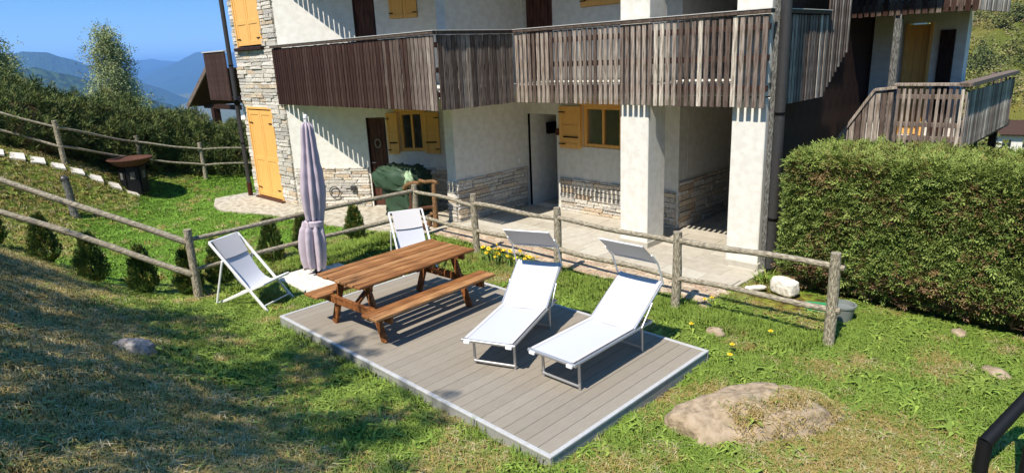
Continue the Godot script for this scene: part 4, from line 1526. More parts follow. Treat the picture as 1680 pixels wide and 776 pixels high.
func deck_chair(p: Vector3, turn: float, label: String) -> void:
	var t := thing("deck_chair", label, "deck chair", p, turn, "folding deck chairs")
	var hw := 0.28
	for s in [-1, 1]:
		plank_l(t, "back_rail", Vector3(-0.42, 0.97, s * hw), Vector3(0.46, 0.0, s * hw), 0.026, 0.042, "whitealu")
		plank_l(t, "seat_rail", Vector3(-0.48, 0.02, s * (hw - 0.035)), Vector3(0.44, 0.40, s * (hw - 0.035)), 0.026, 0.04, "whitealu")
		plank_l(t, "strut", Vector3(-0.20, 0.72, s * (hw + 0.03)), Vector3(-0.44, 0.04, s * (hw + 0.03)), 0.022, 0.03, "whitealu")
		put(t, "foot_cap", bx(Vector3(0.09, 0.035, 0.045), 0.008), M["plastic"], Transform3D(Basis(), Vector3(-0.46, 0.018, s * (hw - 0.02))))
	plank_l(t, "top_bar", Vector3(-0.42, 0.97, -hw), Vector3(-0.42, 0.97, hw), 0.036, 0.03, "whitealu")
	plank_l(t, "front_bar", Vector3(0.44, 0.40, -hw), Vector3(0.44, 0.40, hw), 0.036, 0.03, "whitealu")
	plank_l(t, "foot_bar", Vector3(0.40, 0.07, -hw), Vector3(0.40, 0.07, hw), 0.022, 0.022, "whitealu")
	plank_l(t, "rear_bar", Vector3(-0.44, 0.04, -hw), Vector3(-0.44, 0.04, hw), 0.022, 0.022, "whitealu")
	var prof := [Vector2(-0.41, 0.985), Vector2(-0.33, 0.86), Vector2(-0.24, 0.71), Vector2(-0.15, 0.56), Vector2(-0.06, 0.43), Vector2(0.03, 0.345), Vector2(0.13, 0.305), Vector2(0.24, 0.315), Vector2(0.34, 0.355), Vector2(0.45, 0.415)]
	var rows := []
	for q in prof:
		rows.append([Vector3(q.x, q.y, hw - 0.05), Vector3(q.x, q.y, -hw + 0.05)])
	put(t, "sling", sheet(rows, 0.012, 6), M["sling"])
	# doubled cloth at the head
	var hd := []
	for i in 4:
		hd.append([Vector3(prof[i].x * 0.94 + 0.004, prof[i].y + 0.012, hw - 0.052), Vector3(prof[i].x * 0.94 + 0.004, prof[i].y + 0.012, -hw + 0.052)])
	hd.resize(3)
	put(t, "head_pad", sheet(hd, 0.012, 6, 0.012), M["sling_grey"])

# ------------------------------------------------------------------ closed parasol
func make_parasol() -> void:
	var base := Vector3(-9.62, ground_h(-9.62, -4.9), -4.9)
	var t := thing("closed_parasol", "tall closed parasol with lilac grey cloth tied at its waist", "parasol", base)
	t.basis = Basis(Vector3(-0.704, 0, -0.709).normalized(), 0.045)
	var pm := MB.new()
	pm.tube([Vector3(0, 0.0, 0), Vector3(0, 1.2, 0), Vector3(0.01, 2.6, 0)], [0.024, 0.024, 0.02], 12)
	put(t, "pole", pm.done(), M["whitealu"])
	var fin := MB.new()
	fin.lathe([[0.001, 2.66], [0.03, 2.64], [0.035, 2.6], [0.02, 2.57], [0.02, 2.5]], 12)
	put(t, "finial", fin.done(), M["plastic"])
	put(t, "canopy", pleated([[2.54, 0.03], [2.50, 0.075], [2.42, 0.09], [2.2, 0.105], [1.95, 0.125], [1.7, 0.155], [1.45, 0.172], [1.2, 0.158], [1.0, 0.13], [0.9, 0.115]], 3, 0.42), M["canvas"])
	put(t, "skirt", pleated([[0.96, 0.135], [0.90, 0.15], [0.8, 0.185], [0.65, 0.205], [0.5, 0.21], [0.34, 0.2], [0.16, 0.17]], 7, 0.48), M["canvas"])
	var tie := MB.new()
	tie.lathe([[0.13, 0.86], [0.155, 0.88], [0.158, 0.95], [0.13, 0.97]], 20)
	put(t, "tie_band", tie.done(), M["canvas"])
	var ft := MB.new()
	ft.lathe([[0.045, 0.02], [0.05, 0.05], [0.045, 0.3], [0.03, 0.32]], 14)
	put(t, "socket", ft.done(), M["iron"])
	# stone slabs weighing it down
	var k := 0
	for q in [[-9.72, -4.62, 0.04, 0.62, 0.58], [-9.16, -4.62, -0.03, 0.50, 0.56], [-9.56, -5.18, 0.02, 0.66, 0.52]]:
		var s := put(self, "paving_slab", bx(Vector3(q[3], 0.06, q[4]), 0.008), M["whitestone"], Transform3D(Basis(Vector3.UP, q[2]), Vector3(q[0], ground_h(q[0], q[1]) + 0.025, q[1])))
		tag(s, ["pale stone slab on the lawn under the closed parasol", "pale stone slab on the lawn between parasol and picnic table", "pale stone slab on the fence side of the closed parasol"][k], "slab", "pale slabs round the parasol")
		k += 1

# folded cloth hanging in pleats; profile [[y, r], ...]
func pleated(prof: Array, sd: int, depth: float) -> ArrayMesh:
	var m := MB.new()
	var r := RandomNumberGenerator.new()
	r.seed = sd
	var folds := 8
	var n := 64
	var amp := []
	for k in folds:
		amp.append(r.randf_range(0.5, 1.3))
	var rings := []
	var steps := 34
	for i in steps + 1:
		var y := lerpf(prof[0][0], prof[prof.size() - 1][0], float(i) / steps)
		var rad := 0.0
		for q in prof.size() - 1:
			if y <= prof[q][0] and y >= prof[q + 1][0]:
				rad = lerpf(prof[q][1], prof[q + 1][1], smoothstep(0.0, 1.0, (prof[q][0] - y) / (prof[q][0] - prof[q + 1][0])))
		var ring := []
		var hem := 0.0
		for k in n:
			var a := TAU * k / n
			var tw := a + 0.10 * (1.0 - y) + 0.05 * sin(y * 2.0 + sd)
			var f := fposmod(tw / TAU * folds, folds)
			var am: float = amp[int(f) % folds]
			var w := pow(absf(sin(f * PI)), 0.7)
			var rr := rad * 0.88 * (1.0 - depth + depth * 1.7 * w * am) + 0.010 * noise_b.get_noise_3d(cos(a) * 2.0, y * 1.4 + sd, sin(a) * 2.0)
			hem = (0.03 * sin(f * PI * 2.0) * am) if i == steps else 0.0
			ring.append(Vector3(cos(a) * rr, y + hem, sin(a) * rr))
		rings.append(ring)
	var N := []
	for i in steps + 1:
		var ln := []
		for k in n:
			var du: Vector3 = rings[i][(k + 1) % n] - rings[i][(k + n - 1) % n]
			var dv: Vector3 = rings[maxi(i - 1, 0)][k] - rings[mini(i + 1, steps)][k]
			ln.append(dv.cross(du).normalized())
		N.append(ln)
	for i in steps:
		for k in n:
			var k2 := (k + 1) % n
			m.tri_n(rings[i][k], rings[i][k2], rings[i + 1][k2], N[i][k], N[i][k2], N[i + 1][k2])
			m.tri_n(rings[i][k], rings[i + 1][k2], rings[i + 1][k], N[i][k], N[i + 1][k2], N[i + 1][k])
	return m.done()

# lumpy closed form: unit sphere pushed about by noise
func lump(sd: int, size: Vector3, amount: float, freq: float, flat_bottom := -1.0, segs := 26, square := 1.0) -> ArrayMesh:
	var nz := FastNoiseLite.new()
	nz.seed = sd
	nz.frequency = freq
	nz.fractal_octaves = 4
	var st := SurfaceTool.new()
	st.begin(Mesh.PRIMITIVE_TRIANGLES)
	st.set_smooth_group(0)
	var rows := segs / 2
	var P := []
	for j in rows + 1:
		var la := -PI / 2 + PI * j / rows
		var line := []
		for i in segs + 1:
			var lo := TAU * (i % segs) / segs
			var d := Vector3(cos(la) * cos(lo), sin(la), cos(la) * sin(lo))
			if square != 1.0:
				d = Vector3(signf(d.x) * pow(absf(d.x), square), signf(d.y) * pow(absf(d.y), square), signf(d.z) * pow(absf(d.z), square))
			var k := 1.0 + amount * nz.get_noise_3dv(d * 10.0)
			var p := d * k
			p.y = maxf(p.y, flat_bottom)
			line.append(p * size)
		P.append(line)
	for j in rows:
		for i in segs:
			for q in [[j, i], [j + 1, i + 1], [j, i + 1], [j, i], [j + 1, i], [j + 1, i + 1]]:
				st.add_vertex(P[q[0]][q[1]])
	st.index()
	st.generate_normals()
	return st.commit()

# ------------------------------------------------------------------ smaller things in the garden
func make_garden_things() -> void:
	# covered barbecue by the brown door
	var bq := thing("tarpaulin_cover", "bulky crumpled dark green tarpaulin cover by the brown door", "tarpaulin", Vector3(-11.95, 0.0, -8.42), 0.3)
	put(bq, "hood_cover", lump(61, Vector3(0.58, 0.30, 0.40), 0.45, 0.35, -0.55, 40, 0.55), M["tarp"], Transform3D(Basis(Vector3(0, 0, 1), -0.06), Vector3(0, 0.78, 0)))
	put(bq, "skirt_cover", lump(62, Vector3(0.46, 0.46, 0.34), 0.4, 0.4, -0.97, 40, 0.5), M["tarp"], Transform3D(Basis(), Vector3(0.06, 0.42, 0)))
	put(bq, "wheel", wheel_mesh(0.1), M["iron"], Transform3D(Basis(Vector3.UP, 0.2), Vector3(0.42, 0.1, 0.2)))
	# rustic log rack beside it
	var lr := thing("log_rack", "rustic bark brown log rack standing on the terrace beside the tarpaulin", "rack", Vector3(-10.9, 0, -8.3))
	pole(lr, "post", Vector3(-11.42, 0, -8.22), Vector3(-11.40, 0.74, -8.24), 0.075, 0.06, M["logdark"], 301)
	pole(lr, "post", Vector3(-11.22, 0, -8.1), Vector3(-11.25, 0.68, -8.12), 0.06, 0.05, M["logdark"], 302)
	pole(lr, "post", Vector3(-10.50, 0, -8.12), Vector3(-10.52, 0.92, -8.16), 0.05, 0.04, M["logwood"], 303)
	pole(lr, "post", Vector3(-10.40, 0, -8.02), Vector3(-10.42, 0.90, -8.08), 0.055, 0.045, M["logwood"], 304)
	pole(lr, "post", Vector3(-10.60, 0, -8.0), Vector3(-10.47, 0.30, -8.0), 0.06, 0.04, M["logwood"], 305)
	pole(lr, "top_rail", Vector3(-11.55, 0.70, -8.15), Vector3(-10.95, 0.90, -8.15), 0.055, 0.04, M["logwood"], 306, 0.03)
	pole(lr, "top_rail", Vector3(-10.98, 0.90, -8.15), Vector3(-10.36, 0.92, -8.14), 0.04, 0.035, M["logwood"], 307, 0.02)
	pole(lr, "lower_rail", Vector3(-11.40, 0.24, -8.12), Vector3(-10.45, 0.40, -8.1), 0.045, 0.04, M["logdark"], 308)
	pole(lr, "fallen_log", Vector3(-11.0, 0.06, -7.9), Vector3(-10.3, 0.07, -7.72), 0.055, 0.05, M["logdark"], 309)
	var cl := put(self, "striped_cloth", lump(65, Vector3(0.13, 0.17, 0.10), 0.7, 0.5, -1.0, 22), M["pinecloth"], at(Vector3(-11.45, 0.86, -8.2)))
	tag(cl, "crumpled pale green cloth lying on the log rack", "cloth")
	# fire bowl on the far lawn
	var fp := Vector3(-19.75, ground_h(-19.75, -5.07), -5.07)
	var fb := thing("fire_bowl", "rusty wide fire bowl on a black stand on the far lawn", "fire bowl", fp)
	var bw := MB.new()
	bw.lathe([[0.02, 0.70], [0.30, 0.74], [0.48, 0.86], [0.54, 0.92], [0.56, 0.93], [0.55, 0.95], [0.45, 0.93], [0.25, 0.84], [0.02, 0.82]], 32)
	put(fb, "bowl", bw.done(), M["rust"])
	for k in 6:
		var a := TAU * k / 6 + 0.3
		put(fb, "stand_panel", bx(Vector3(0.30, 0.72, 0.02), 0.004), M["black"], Transform3D(Basis(Vector3.UP, PI / 2 - a), Vector3(cos(a) * 0.29, 0.36, sin(a) * 0.29)))
	for k in [0, 1, 5]:
		var a2: float = TAU * k / 6 + 0.3
		put(fb, "label_plate", bx(Vector3(0.12, 0.2, 0.006), 0.002), M["stake"], Transform3D(Basis(Vector3.UP, PI / 2 - a2), Vector3(cos(a2) * 0.304, 0.5, sin(a2) * 0.304)))
	# old stake
	var sp := Vector3(-16.97, ground_h(-16.97, -3.07), -3.07)
	var sk := thing("garden_stake", "short leaning grey stake on the grass behind the bank fence", "stake", sp)
	pole(sk, "shaft", sp - Vector3.UP * 0.1, sp + Vector3(-0.1, 0.84, 0.05), 0.085, 0.08, M["stake"], 320)
	pole(sk, "cap", sp + Vector3(-0.1, 0.83, 0.05), sp + Vector3(-0.105, 0.87, 0.05), 0.088, 0.084, M["pipe"], 321)
	# stepping stones up the slope
	for k in 8:
		var t := k / 7.0
		var q := Vector3(lerpf(-19.35, -19.2, t), 0, lerpf(-4.85, -2.2, t))
		q.y = ground_h(q.x, q.z) + 0.012
		var gx := (ground_h(q.x + 0.25, q.z) - ground_h(q.x - 0.25, q.z)) / 0.5
		var gz := (ground_h(q.x, q.z + 0.25) - ground_h(q.x, q.z - 0.25)) / 0.5
		var up := Vector3(-gx * 0.6, 1, -gz * 0.6).normalized()
		var xx := Vector3(1, 0, 0.1)
		xx = (xx - up * xx.dot(up)).normalized()
		var s := put(self, "stepping_stone", bx(Vector3(0.60, 0.05, 0.30), 0.008), M["whitestone"], Transform3D(Basis(xx, up, xx.cross(up)), q))
		tag(s, "pale slab in the stepping stone path below the far fence", "slab", "stepping stones below the far fence")
	# boulder, rocks
	var bo := put(self, "boulder", lump(71, Vector3(0.84, 0.35, 0.42), 0.26, 0.12, -1.0, 60), M["boulder"], Transform3D(Basis(Vector3.UP, 0.92), Vector3(-2.26, -0.03, -5.2)))
	tag(bo, "large tan boulder half buried in dry grass beside the deck", "boulder")
	var rk := put(self, "rock", lump(72, Vector3(0.23, 0.10, 0.12), 0.3, 0.2, -1.0, 24, 0.7), M["rock"], Transform3D(Basis(Vector3.UP, 0.6), Vector3(-7.1, ground_h(-7.1, -1.5) + 0.04, -1.5)))
	tag(rk, "pale grey rock lying alone on the shaded bank", "rock")
	var others := [[-3.45, -6.73, 0.13, "small tan rock in the grass near deck corner and fence"], [-0.84, -7.62, 0.15, "small tan rock in the open lawn before the hedge"], [-4.02, -7.5, 0.12, "small rock at the foot of a fence post by the pavers"], [-1.35, -8.62, 0.11, "small pale rock at the foot of the clipped hedge"], [-3.05, -3.25, 0.09, "small stone in the grass at the front deck corner"]]
	for q in others:
		var r := put(self, "rock", lump(80 + int(q[2] * 100), Vector3(q[2], q[2] * 0.45, q[2] * 0.75), 0.4, 0.2, -1.0, 18), M["boulder"], Transform3D(Basis(Vector3.UP, q[0]), Vector3(q[0], ground_h(q[0], q[1]) + 0.02, q[1])))
		tag(r, q[3], "rock")
	var wb := put(self, "stone_block", lump(91, Vector3(0.19, 0.115, 0.11), 0.12, 0.2, -1.0, 28, 0.45), M["whitestone"], Transform3D(Basis(Vector3.UP, -0.35), Vector3(-3.42, 0.10, -8.62)))
	tag(wb, "white stone block against the end of the clipped hedge", "block")
	var sl := put(self, "broken_stone", lump(92, Vector3(0.15, 0.03, 0.05), 0.2, 0.2, -1.0, 20, 0.5), M["whitestone"], Transform3D(Basis(Vector3.UP, 0.9), Vector3(-3.78, 0.03, -8.5)))
	tag(sl, "long pale stone lying on soil by the right downpipe", "rock")
	var bk := thing("plant_pot", "grey plastic pot behind the end fence post", "pot", Vector3(-2.52, ground_h(-2.5, -8.2), -8.2))
	var pm := MB.new()
	pm.lathe([[0.0, 0.01], [0.11, 0.0], [0.15, 0.2], [0.16, 0.2], [0.16, 0.22], [0.14, 0.22], [0.135, 0.17], [0.0, 0.17]], 20)
	put(bk, "body", pm.done(), M["bucket"])
	var gl := thing("green_tray", "green plastic tray on the soil by the hedge foot", "tray", Vector3(-2.86, ground_h(-2.86, -8.35) + 0.02, -8.35), 0.4)
	put(gl, "base", bx(Vector3(0.30, 0.03, 0.2), 0.01), M["green_plastic"])
	for s in [-1, 1]:
		put(gl, "rim", bx(Vector3(0.30, 0.06, 0.016), 0.005), M["green_plastic"], Transform3D(Basis(), Vector3(0, 0.03, 0.1 * s)))
	# black tube frame on the lawn
	var hp := Vector3(-0.42, ground_h(-0.42, -5.5), -5.5)
	var hb := thing("black_frame", "black bent tube frame standing in the grass before the hedge", "frame", hp)
	var hm := MB.new()
	hm.tube([Vector3(-0.18, -0.05, 0.03), Vector3(-0.18, 0.3, 0.0)], [0.05, 0.05], 10)
	hm.tube([Vector3(-0.18, 0.28, 0.02), Vector3(0.02, 0.56, -0.62)], [0.05, 0.045], 10)
	put(hb, "bent_tube", hm.done(), M["black"])
	var hm2 := MB.new()
	hm2.tube([Vector3(0.10, -0.05, 0.05), Vector3(0.10, 0.9, -0.1)], [0.06, 0.055], 10)
	put(hb, "upright_tube", hm2.done(), M["black"])
	# daffodils by the fence and dandelions in the lawn
	flowers()
	# leafy plant at the downpipe
	var ip := thing("iris_plant", "yellow green leafy plant at the foot of the right downpipe", "plant", Vector3(-3.84, ground_h(-3.84, -8.86), -8.86))
	var im := MB.new()
	im.use_c = true
	for k in 46:
		im.col = Color(0.30, 0.36, 0.07).lerp(Color(0.12, 0.22, 0.04), rng.randf())
		var a := rng.randf() * TAU
		blade(im, Vector3(rng.randf_range(-0.1, 0.1), 0, rng.randf_range(-0.1, 0.1)), a, rng.randf_range(0.18, 0.36), 0.022, rng.randf_range(0.3, 0.9))
	put(ip, "leaves", im.done(), M["leaf"])

func wheel_mesh(r: float) -> ArrayMesh:
	var m := MB.new()
	for k in 16:
		var a := TAU * k / 16
		var b := TAU * (k + 1) / 16
		m.tube([Vector3(cos(a) * r, sin(a) * r, 0), Vector3(cos(b) * r, sin(b) * r, 0)], [0.022, 0.022], 6)
	for k in 4:
		var a := PI * k / 4
		m.tube([Vector3(cos(a) * r, sin(a) * r, 0), Vector3(-cos(a) * r, -sin(a) * r, 0)], [0.008, 0.008], 5)
	return m.done()

# one curved blade of grass or leaf
func blade(m: MB, p: Vector3, a: float, h: float, w: float, bend: float) -> void:
	var d := Vector3(cos(a), 0, sin(a))
	var s := Vector3(-sin(a), 0, cos(a)) * w * 0.5
	var m1 := p + Vector3.UP * h * 0.55 + d * h * bend * 0.25
	var m2 := p + Vector3.UP * h * (1.0 - bend * 0.35) + d * h * bend * 0.9
	var up := (Vector3.UP * 0.9 + d * 0.3).normalized()
	m.tri_n(p - s, p + s, m1 + s * 0.8, up, up, up)
	m.tri_n(p - s, m1 + s * 0.8, m1 - s * 0.8, up, up, up)
	m.tri_n(m1 - s * 0.8, m1 + s * 0.8, m2, up, up, up)

func flowers() -> void:
	var proto: ArrayMesh
	var lm := MB.new()
	lm.use_c = true
	for k in 7:
		lm.col = Color(0.10, 0.20, 0.05).lerp(Color(0.18, 0.28, 0.07), rng.randf())
		blade(lm, Vector3(rng.randf_range(-0.03, 0.03), 0, rng.randf_range(-0.03, 0.03)), rng.randf() * TAU, rng.randf_range(0.16, 0.28), 0.014, rng.randf_range(0.1, 0.6))
	proto = lm.done()
	var fm := MB.new()
	fm.use_c = true
	fm.col = Color(0.80, 0.62, 0.05)
	for k in 6:
		var a := TAU * k / 6
		var d := Vector3(cos(a), 0.35, sin(a)) * 0.034
		var s := Vector3(-sin(a), 0, cos(a)) * 0.013
		fm.tri(Vector3.ZERO, d * 0.6 + s, d)
		fm.tri(Vector3.ZERO, d, d * 0.6 - s)
	fm.col = Color(0.75, 0.48, 0.02)
	fm.lathe([[0.008, 0.0], [0.011, 0.016], [0.014, 0.022]], 8)
	var flower := fm.done()
	var stem := MB.new()
	stem.tube([Vector3.ZERO, Vector3(0, 1.0, 0)], [0.003, 0.003], 5)
	var stem_mesh := stem.done()
	for i in 34:
		var x := rng.randf_range(-7.95, -6.65)
		var z := rng.randf_range(-7.22, -6.82) - 0.12
		var p := Vector3(x, ground_h(x, z), z)
		var t := thing("daffodil", "yellow daffodil in the clump along the fence behind the deck", "flower", p, rng.randf() * TAU, "daffodils along the fence")
		put(t, "leaves", proto, M["leaf"])
		var h := rng.randf_range(0.18, 0.30)
		put(t, "stem", stem_mesh, M["tarp"], Transform3D(Basis().scaled(Vector3(1, h, 1)), Vector3.ZERO))
		put(t, "flower_head", flower, M["petal"], Transform3D(Basis(Vector3(1, 0, 0), rng.randf_range(0.2, 1.0)).scaled(Vector3.ONE * rng.randf_range(1.0, 1.5)), Vector3(0, h, 0)))
	for q in [[-3.98, -7.62], [-4.02, -7.5], [-3.05, -6.35], [-2.95, -6.1], [-2.9, -7.0], [-3.7, -6.6], [-5.0, -6.6]]:
		var p := Vector3(q[0], ground_h(q[0], q[1]), q[1])
		var t := thing("dandelion", "yellow dandelion in the lawn round the right deck corner", "flower", p, 0.0, "dandelions in the lawn")
		put(t, "stem", stem_mesh, M["tarp"], Transform3D(Basis().scaled(Vector3(1, 0.11, 1)), Vector3.ZERO))
		put(t, "flower_head", flower, M["petal"], Transform3D(Basis(), Vector3(0, 0.11, 0)))

# ------------------------------------------------------------------ foliage meshes
func spray_mesh(sd: int, n := 9, wide := 0.07) -> ArrayMesh:
	# flat fan of scale-leaf twigs, unit length, growing along +y
	var m := MB.new()
	var r := RandomNumberGenerator.new()
	r.seed = sd
	m.use_c = true
	for k in n:
		var t := float(k) / n
		var side := 1.0 if k % 2 == 0 else -1.0
		var base := Vector3(0, t * 0.75, r.randf_range(-0.06, 0.06))
		var d := Vector3(side * r.randf_range(0.5, 0.9), r.randf_range(0.5, 1.0), r.randf_range(-0.35, 0.35)).normalized()
		if k == n - 1:
			d = Vector3(0, 1, 0.1)
		var l := r.randf_range(0.28, 0.5) * (1.1 - 0.5 * t)
		var s := d.cross(Vector3(r.randf_range(-0.3, 0.3), 0.1, 1)).normalized() * wide
		var sh := r.randf_range(0.75, 1.1)
		m.col = Color(sh, sh, sh)
		m.quad(base - s * 0.5, base + d * l * 0.5 - s, base + d * l, base + d * l * 0.5 + s)
	return m.done()

func needle_mesh(sd: int, n := 16) -> ArrayMesh:
	var m := MB.new()
	var r := RandomNumberGenerator.new()
	r.seed = sd
	m.use_c = true
	for k in n:
		var d := Vector3(r.randfn(0, 0.55), r.randf_range(0.25, 1.0), r.randfn(0, 0.55)).normalized()
		var s := d.cross(Vector3(r.randf_range(-1, 1), r.randf_range(-1, 1), r.randf_range(-1, 1))).normalized() * 0.032
		var b := Vector3(0, r.randf_range(0.0, 0.5), 0)
		var l := r.randf_range(0.4, 0.7)
		var sh := r.randf_range(0.7, 1.1)
		m.col = Color(sh, sh, sh)
		m.quad(b - s, b + d * l * 0.6 - s, b + d * l, b + d * l * 0.6 + s)
	return m.done()

func leaves_mesh(sd: int, n := 14, size := 0.24) -> ArrayMesh:
	var m := MB.new()
	var r := RandomNumberGenerator.new()
	r.seed = sd
	m.use_c = true
	for k in n:
		var c := Vector3(r.randfn(0, 0.42), r.randfn(0, 0.42), r.randfn(0, 0.42))
		var d := Vector3(r.randf_range(-1, 1), r.randf_range(-1, 0.4), r.randf_range(-1, 1)).normalized() * size
		var s := d.cross(Vector3(r.randf_range(-1, 1), 1, r.randf_range(-1, 1))).normalized() * size * 0.38
		var sh := r.randf_range(0.75, 1.15)
		m.col = Color(sh, sh, sh)
		m.quad(c, c + d * 0.5 - s, c + d, c + d * 0.5 + s)
	return m.done()

func up_to(n: Vector3, spin: float, size: float) -> Basis:
	var y := n.normalized()
	var x := y.cross(Vector3(0.3, 0.2, 0.9)).normalized()
	var b := Basis(x, y, x.cross(y)) * Basis(Vector3.UP, spin)
	return b.scaled_local(Vector3.ONE * size)

# ------------------------------------------------------------------ small conifers planted along the fences
func make_shrubs() -> void:
	var spray := spray_mesh(201, 11)
	var spots := [[-13.75, -1.25, 0.66, "the bank top"], [-12.45, -1.72, 0.82, ""], [-11.45, -2.12, 0.84, ""], [-10.72, -2.6, 0.76, ""], [-10.38, -3.14, 0.72, ""], [-10.52, -3.66, 0.78, ""], [-10.95, -4.75, 0.80, ""], [-11.1, -5.45, 0.72, ""], [-11.0, -6.5, 0.66, ""]]
	var labels := ["small conifer at the upper end of the bank row", "small dark conifer below the bank fence rails", "small bushy conifer below the bank fence rails", "small conifer just above the corner fence post", "small conifer behind the corner fence post", "small conifer behind the white deck chair on the lawn", "small yellowish conifer behind the side fence near the deck chair", "small conifer behind the side fence beside the parasol cloth", "small conifer behind the side fence nearest the stone wall"]
	for i in spots.size():
		var q: Array = spots[i]
		var p := Vector3(q[0], ground_h(q[0], q[1]), q[1])
		var t := thing("conifer_shrub", labels[i], "shrub", p, 0.0, "small conifers along the fences")
		var tm := MB.new()
		tm.tube([Vector3(0, -0.05, 0), Vector3(0, q[2] * 0.8, 0)], [0.018, 0.006], 6)
		put(t, "stem", tm.done(), M["bark"])
		var xf := []
		var col := []
		var h: float = q[2]
		for k in 620:
			var y := pow(rng.randf(), 0.85)
			var a := rng.randf() * TAU
			var rad := 0.30 * h * (1.0 - pow(y, 1.5) * 0.95) * (0.85 + 0.3 * noise_b.get_noise_2d(a * 1.2 + i * 9.0, y * 2.5)) * (0.55 + 0.45 * sqrt(rng.randf()))
			rad *= smoothstep(-0.1, 0.22, y)
			var d := Vector3(cos(a), 0, sin(a))
			xf.append(Transform3D(up_to(d * rng.randf_range(0.3, 0.9) + Vector3.UP, rng.randf() * TAU, rng.randf_range(0.09, 0.17)), p + d * rad + Vector3.UP * (0.03 + y * h * 0.92)))
			var c := Color(0.05, 0.095, 0.022).lerp(Color(0.13, 0.19, 0.035), rng.randf() * 0.75)
			if rng.randf() < 0.10 + 0.22 * y:
				c = Color(0.20, 0.19, 0.04)
			col.append(c)
		leaf_cloud(t, "foliage", spray, M["leaf"], xf, col)

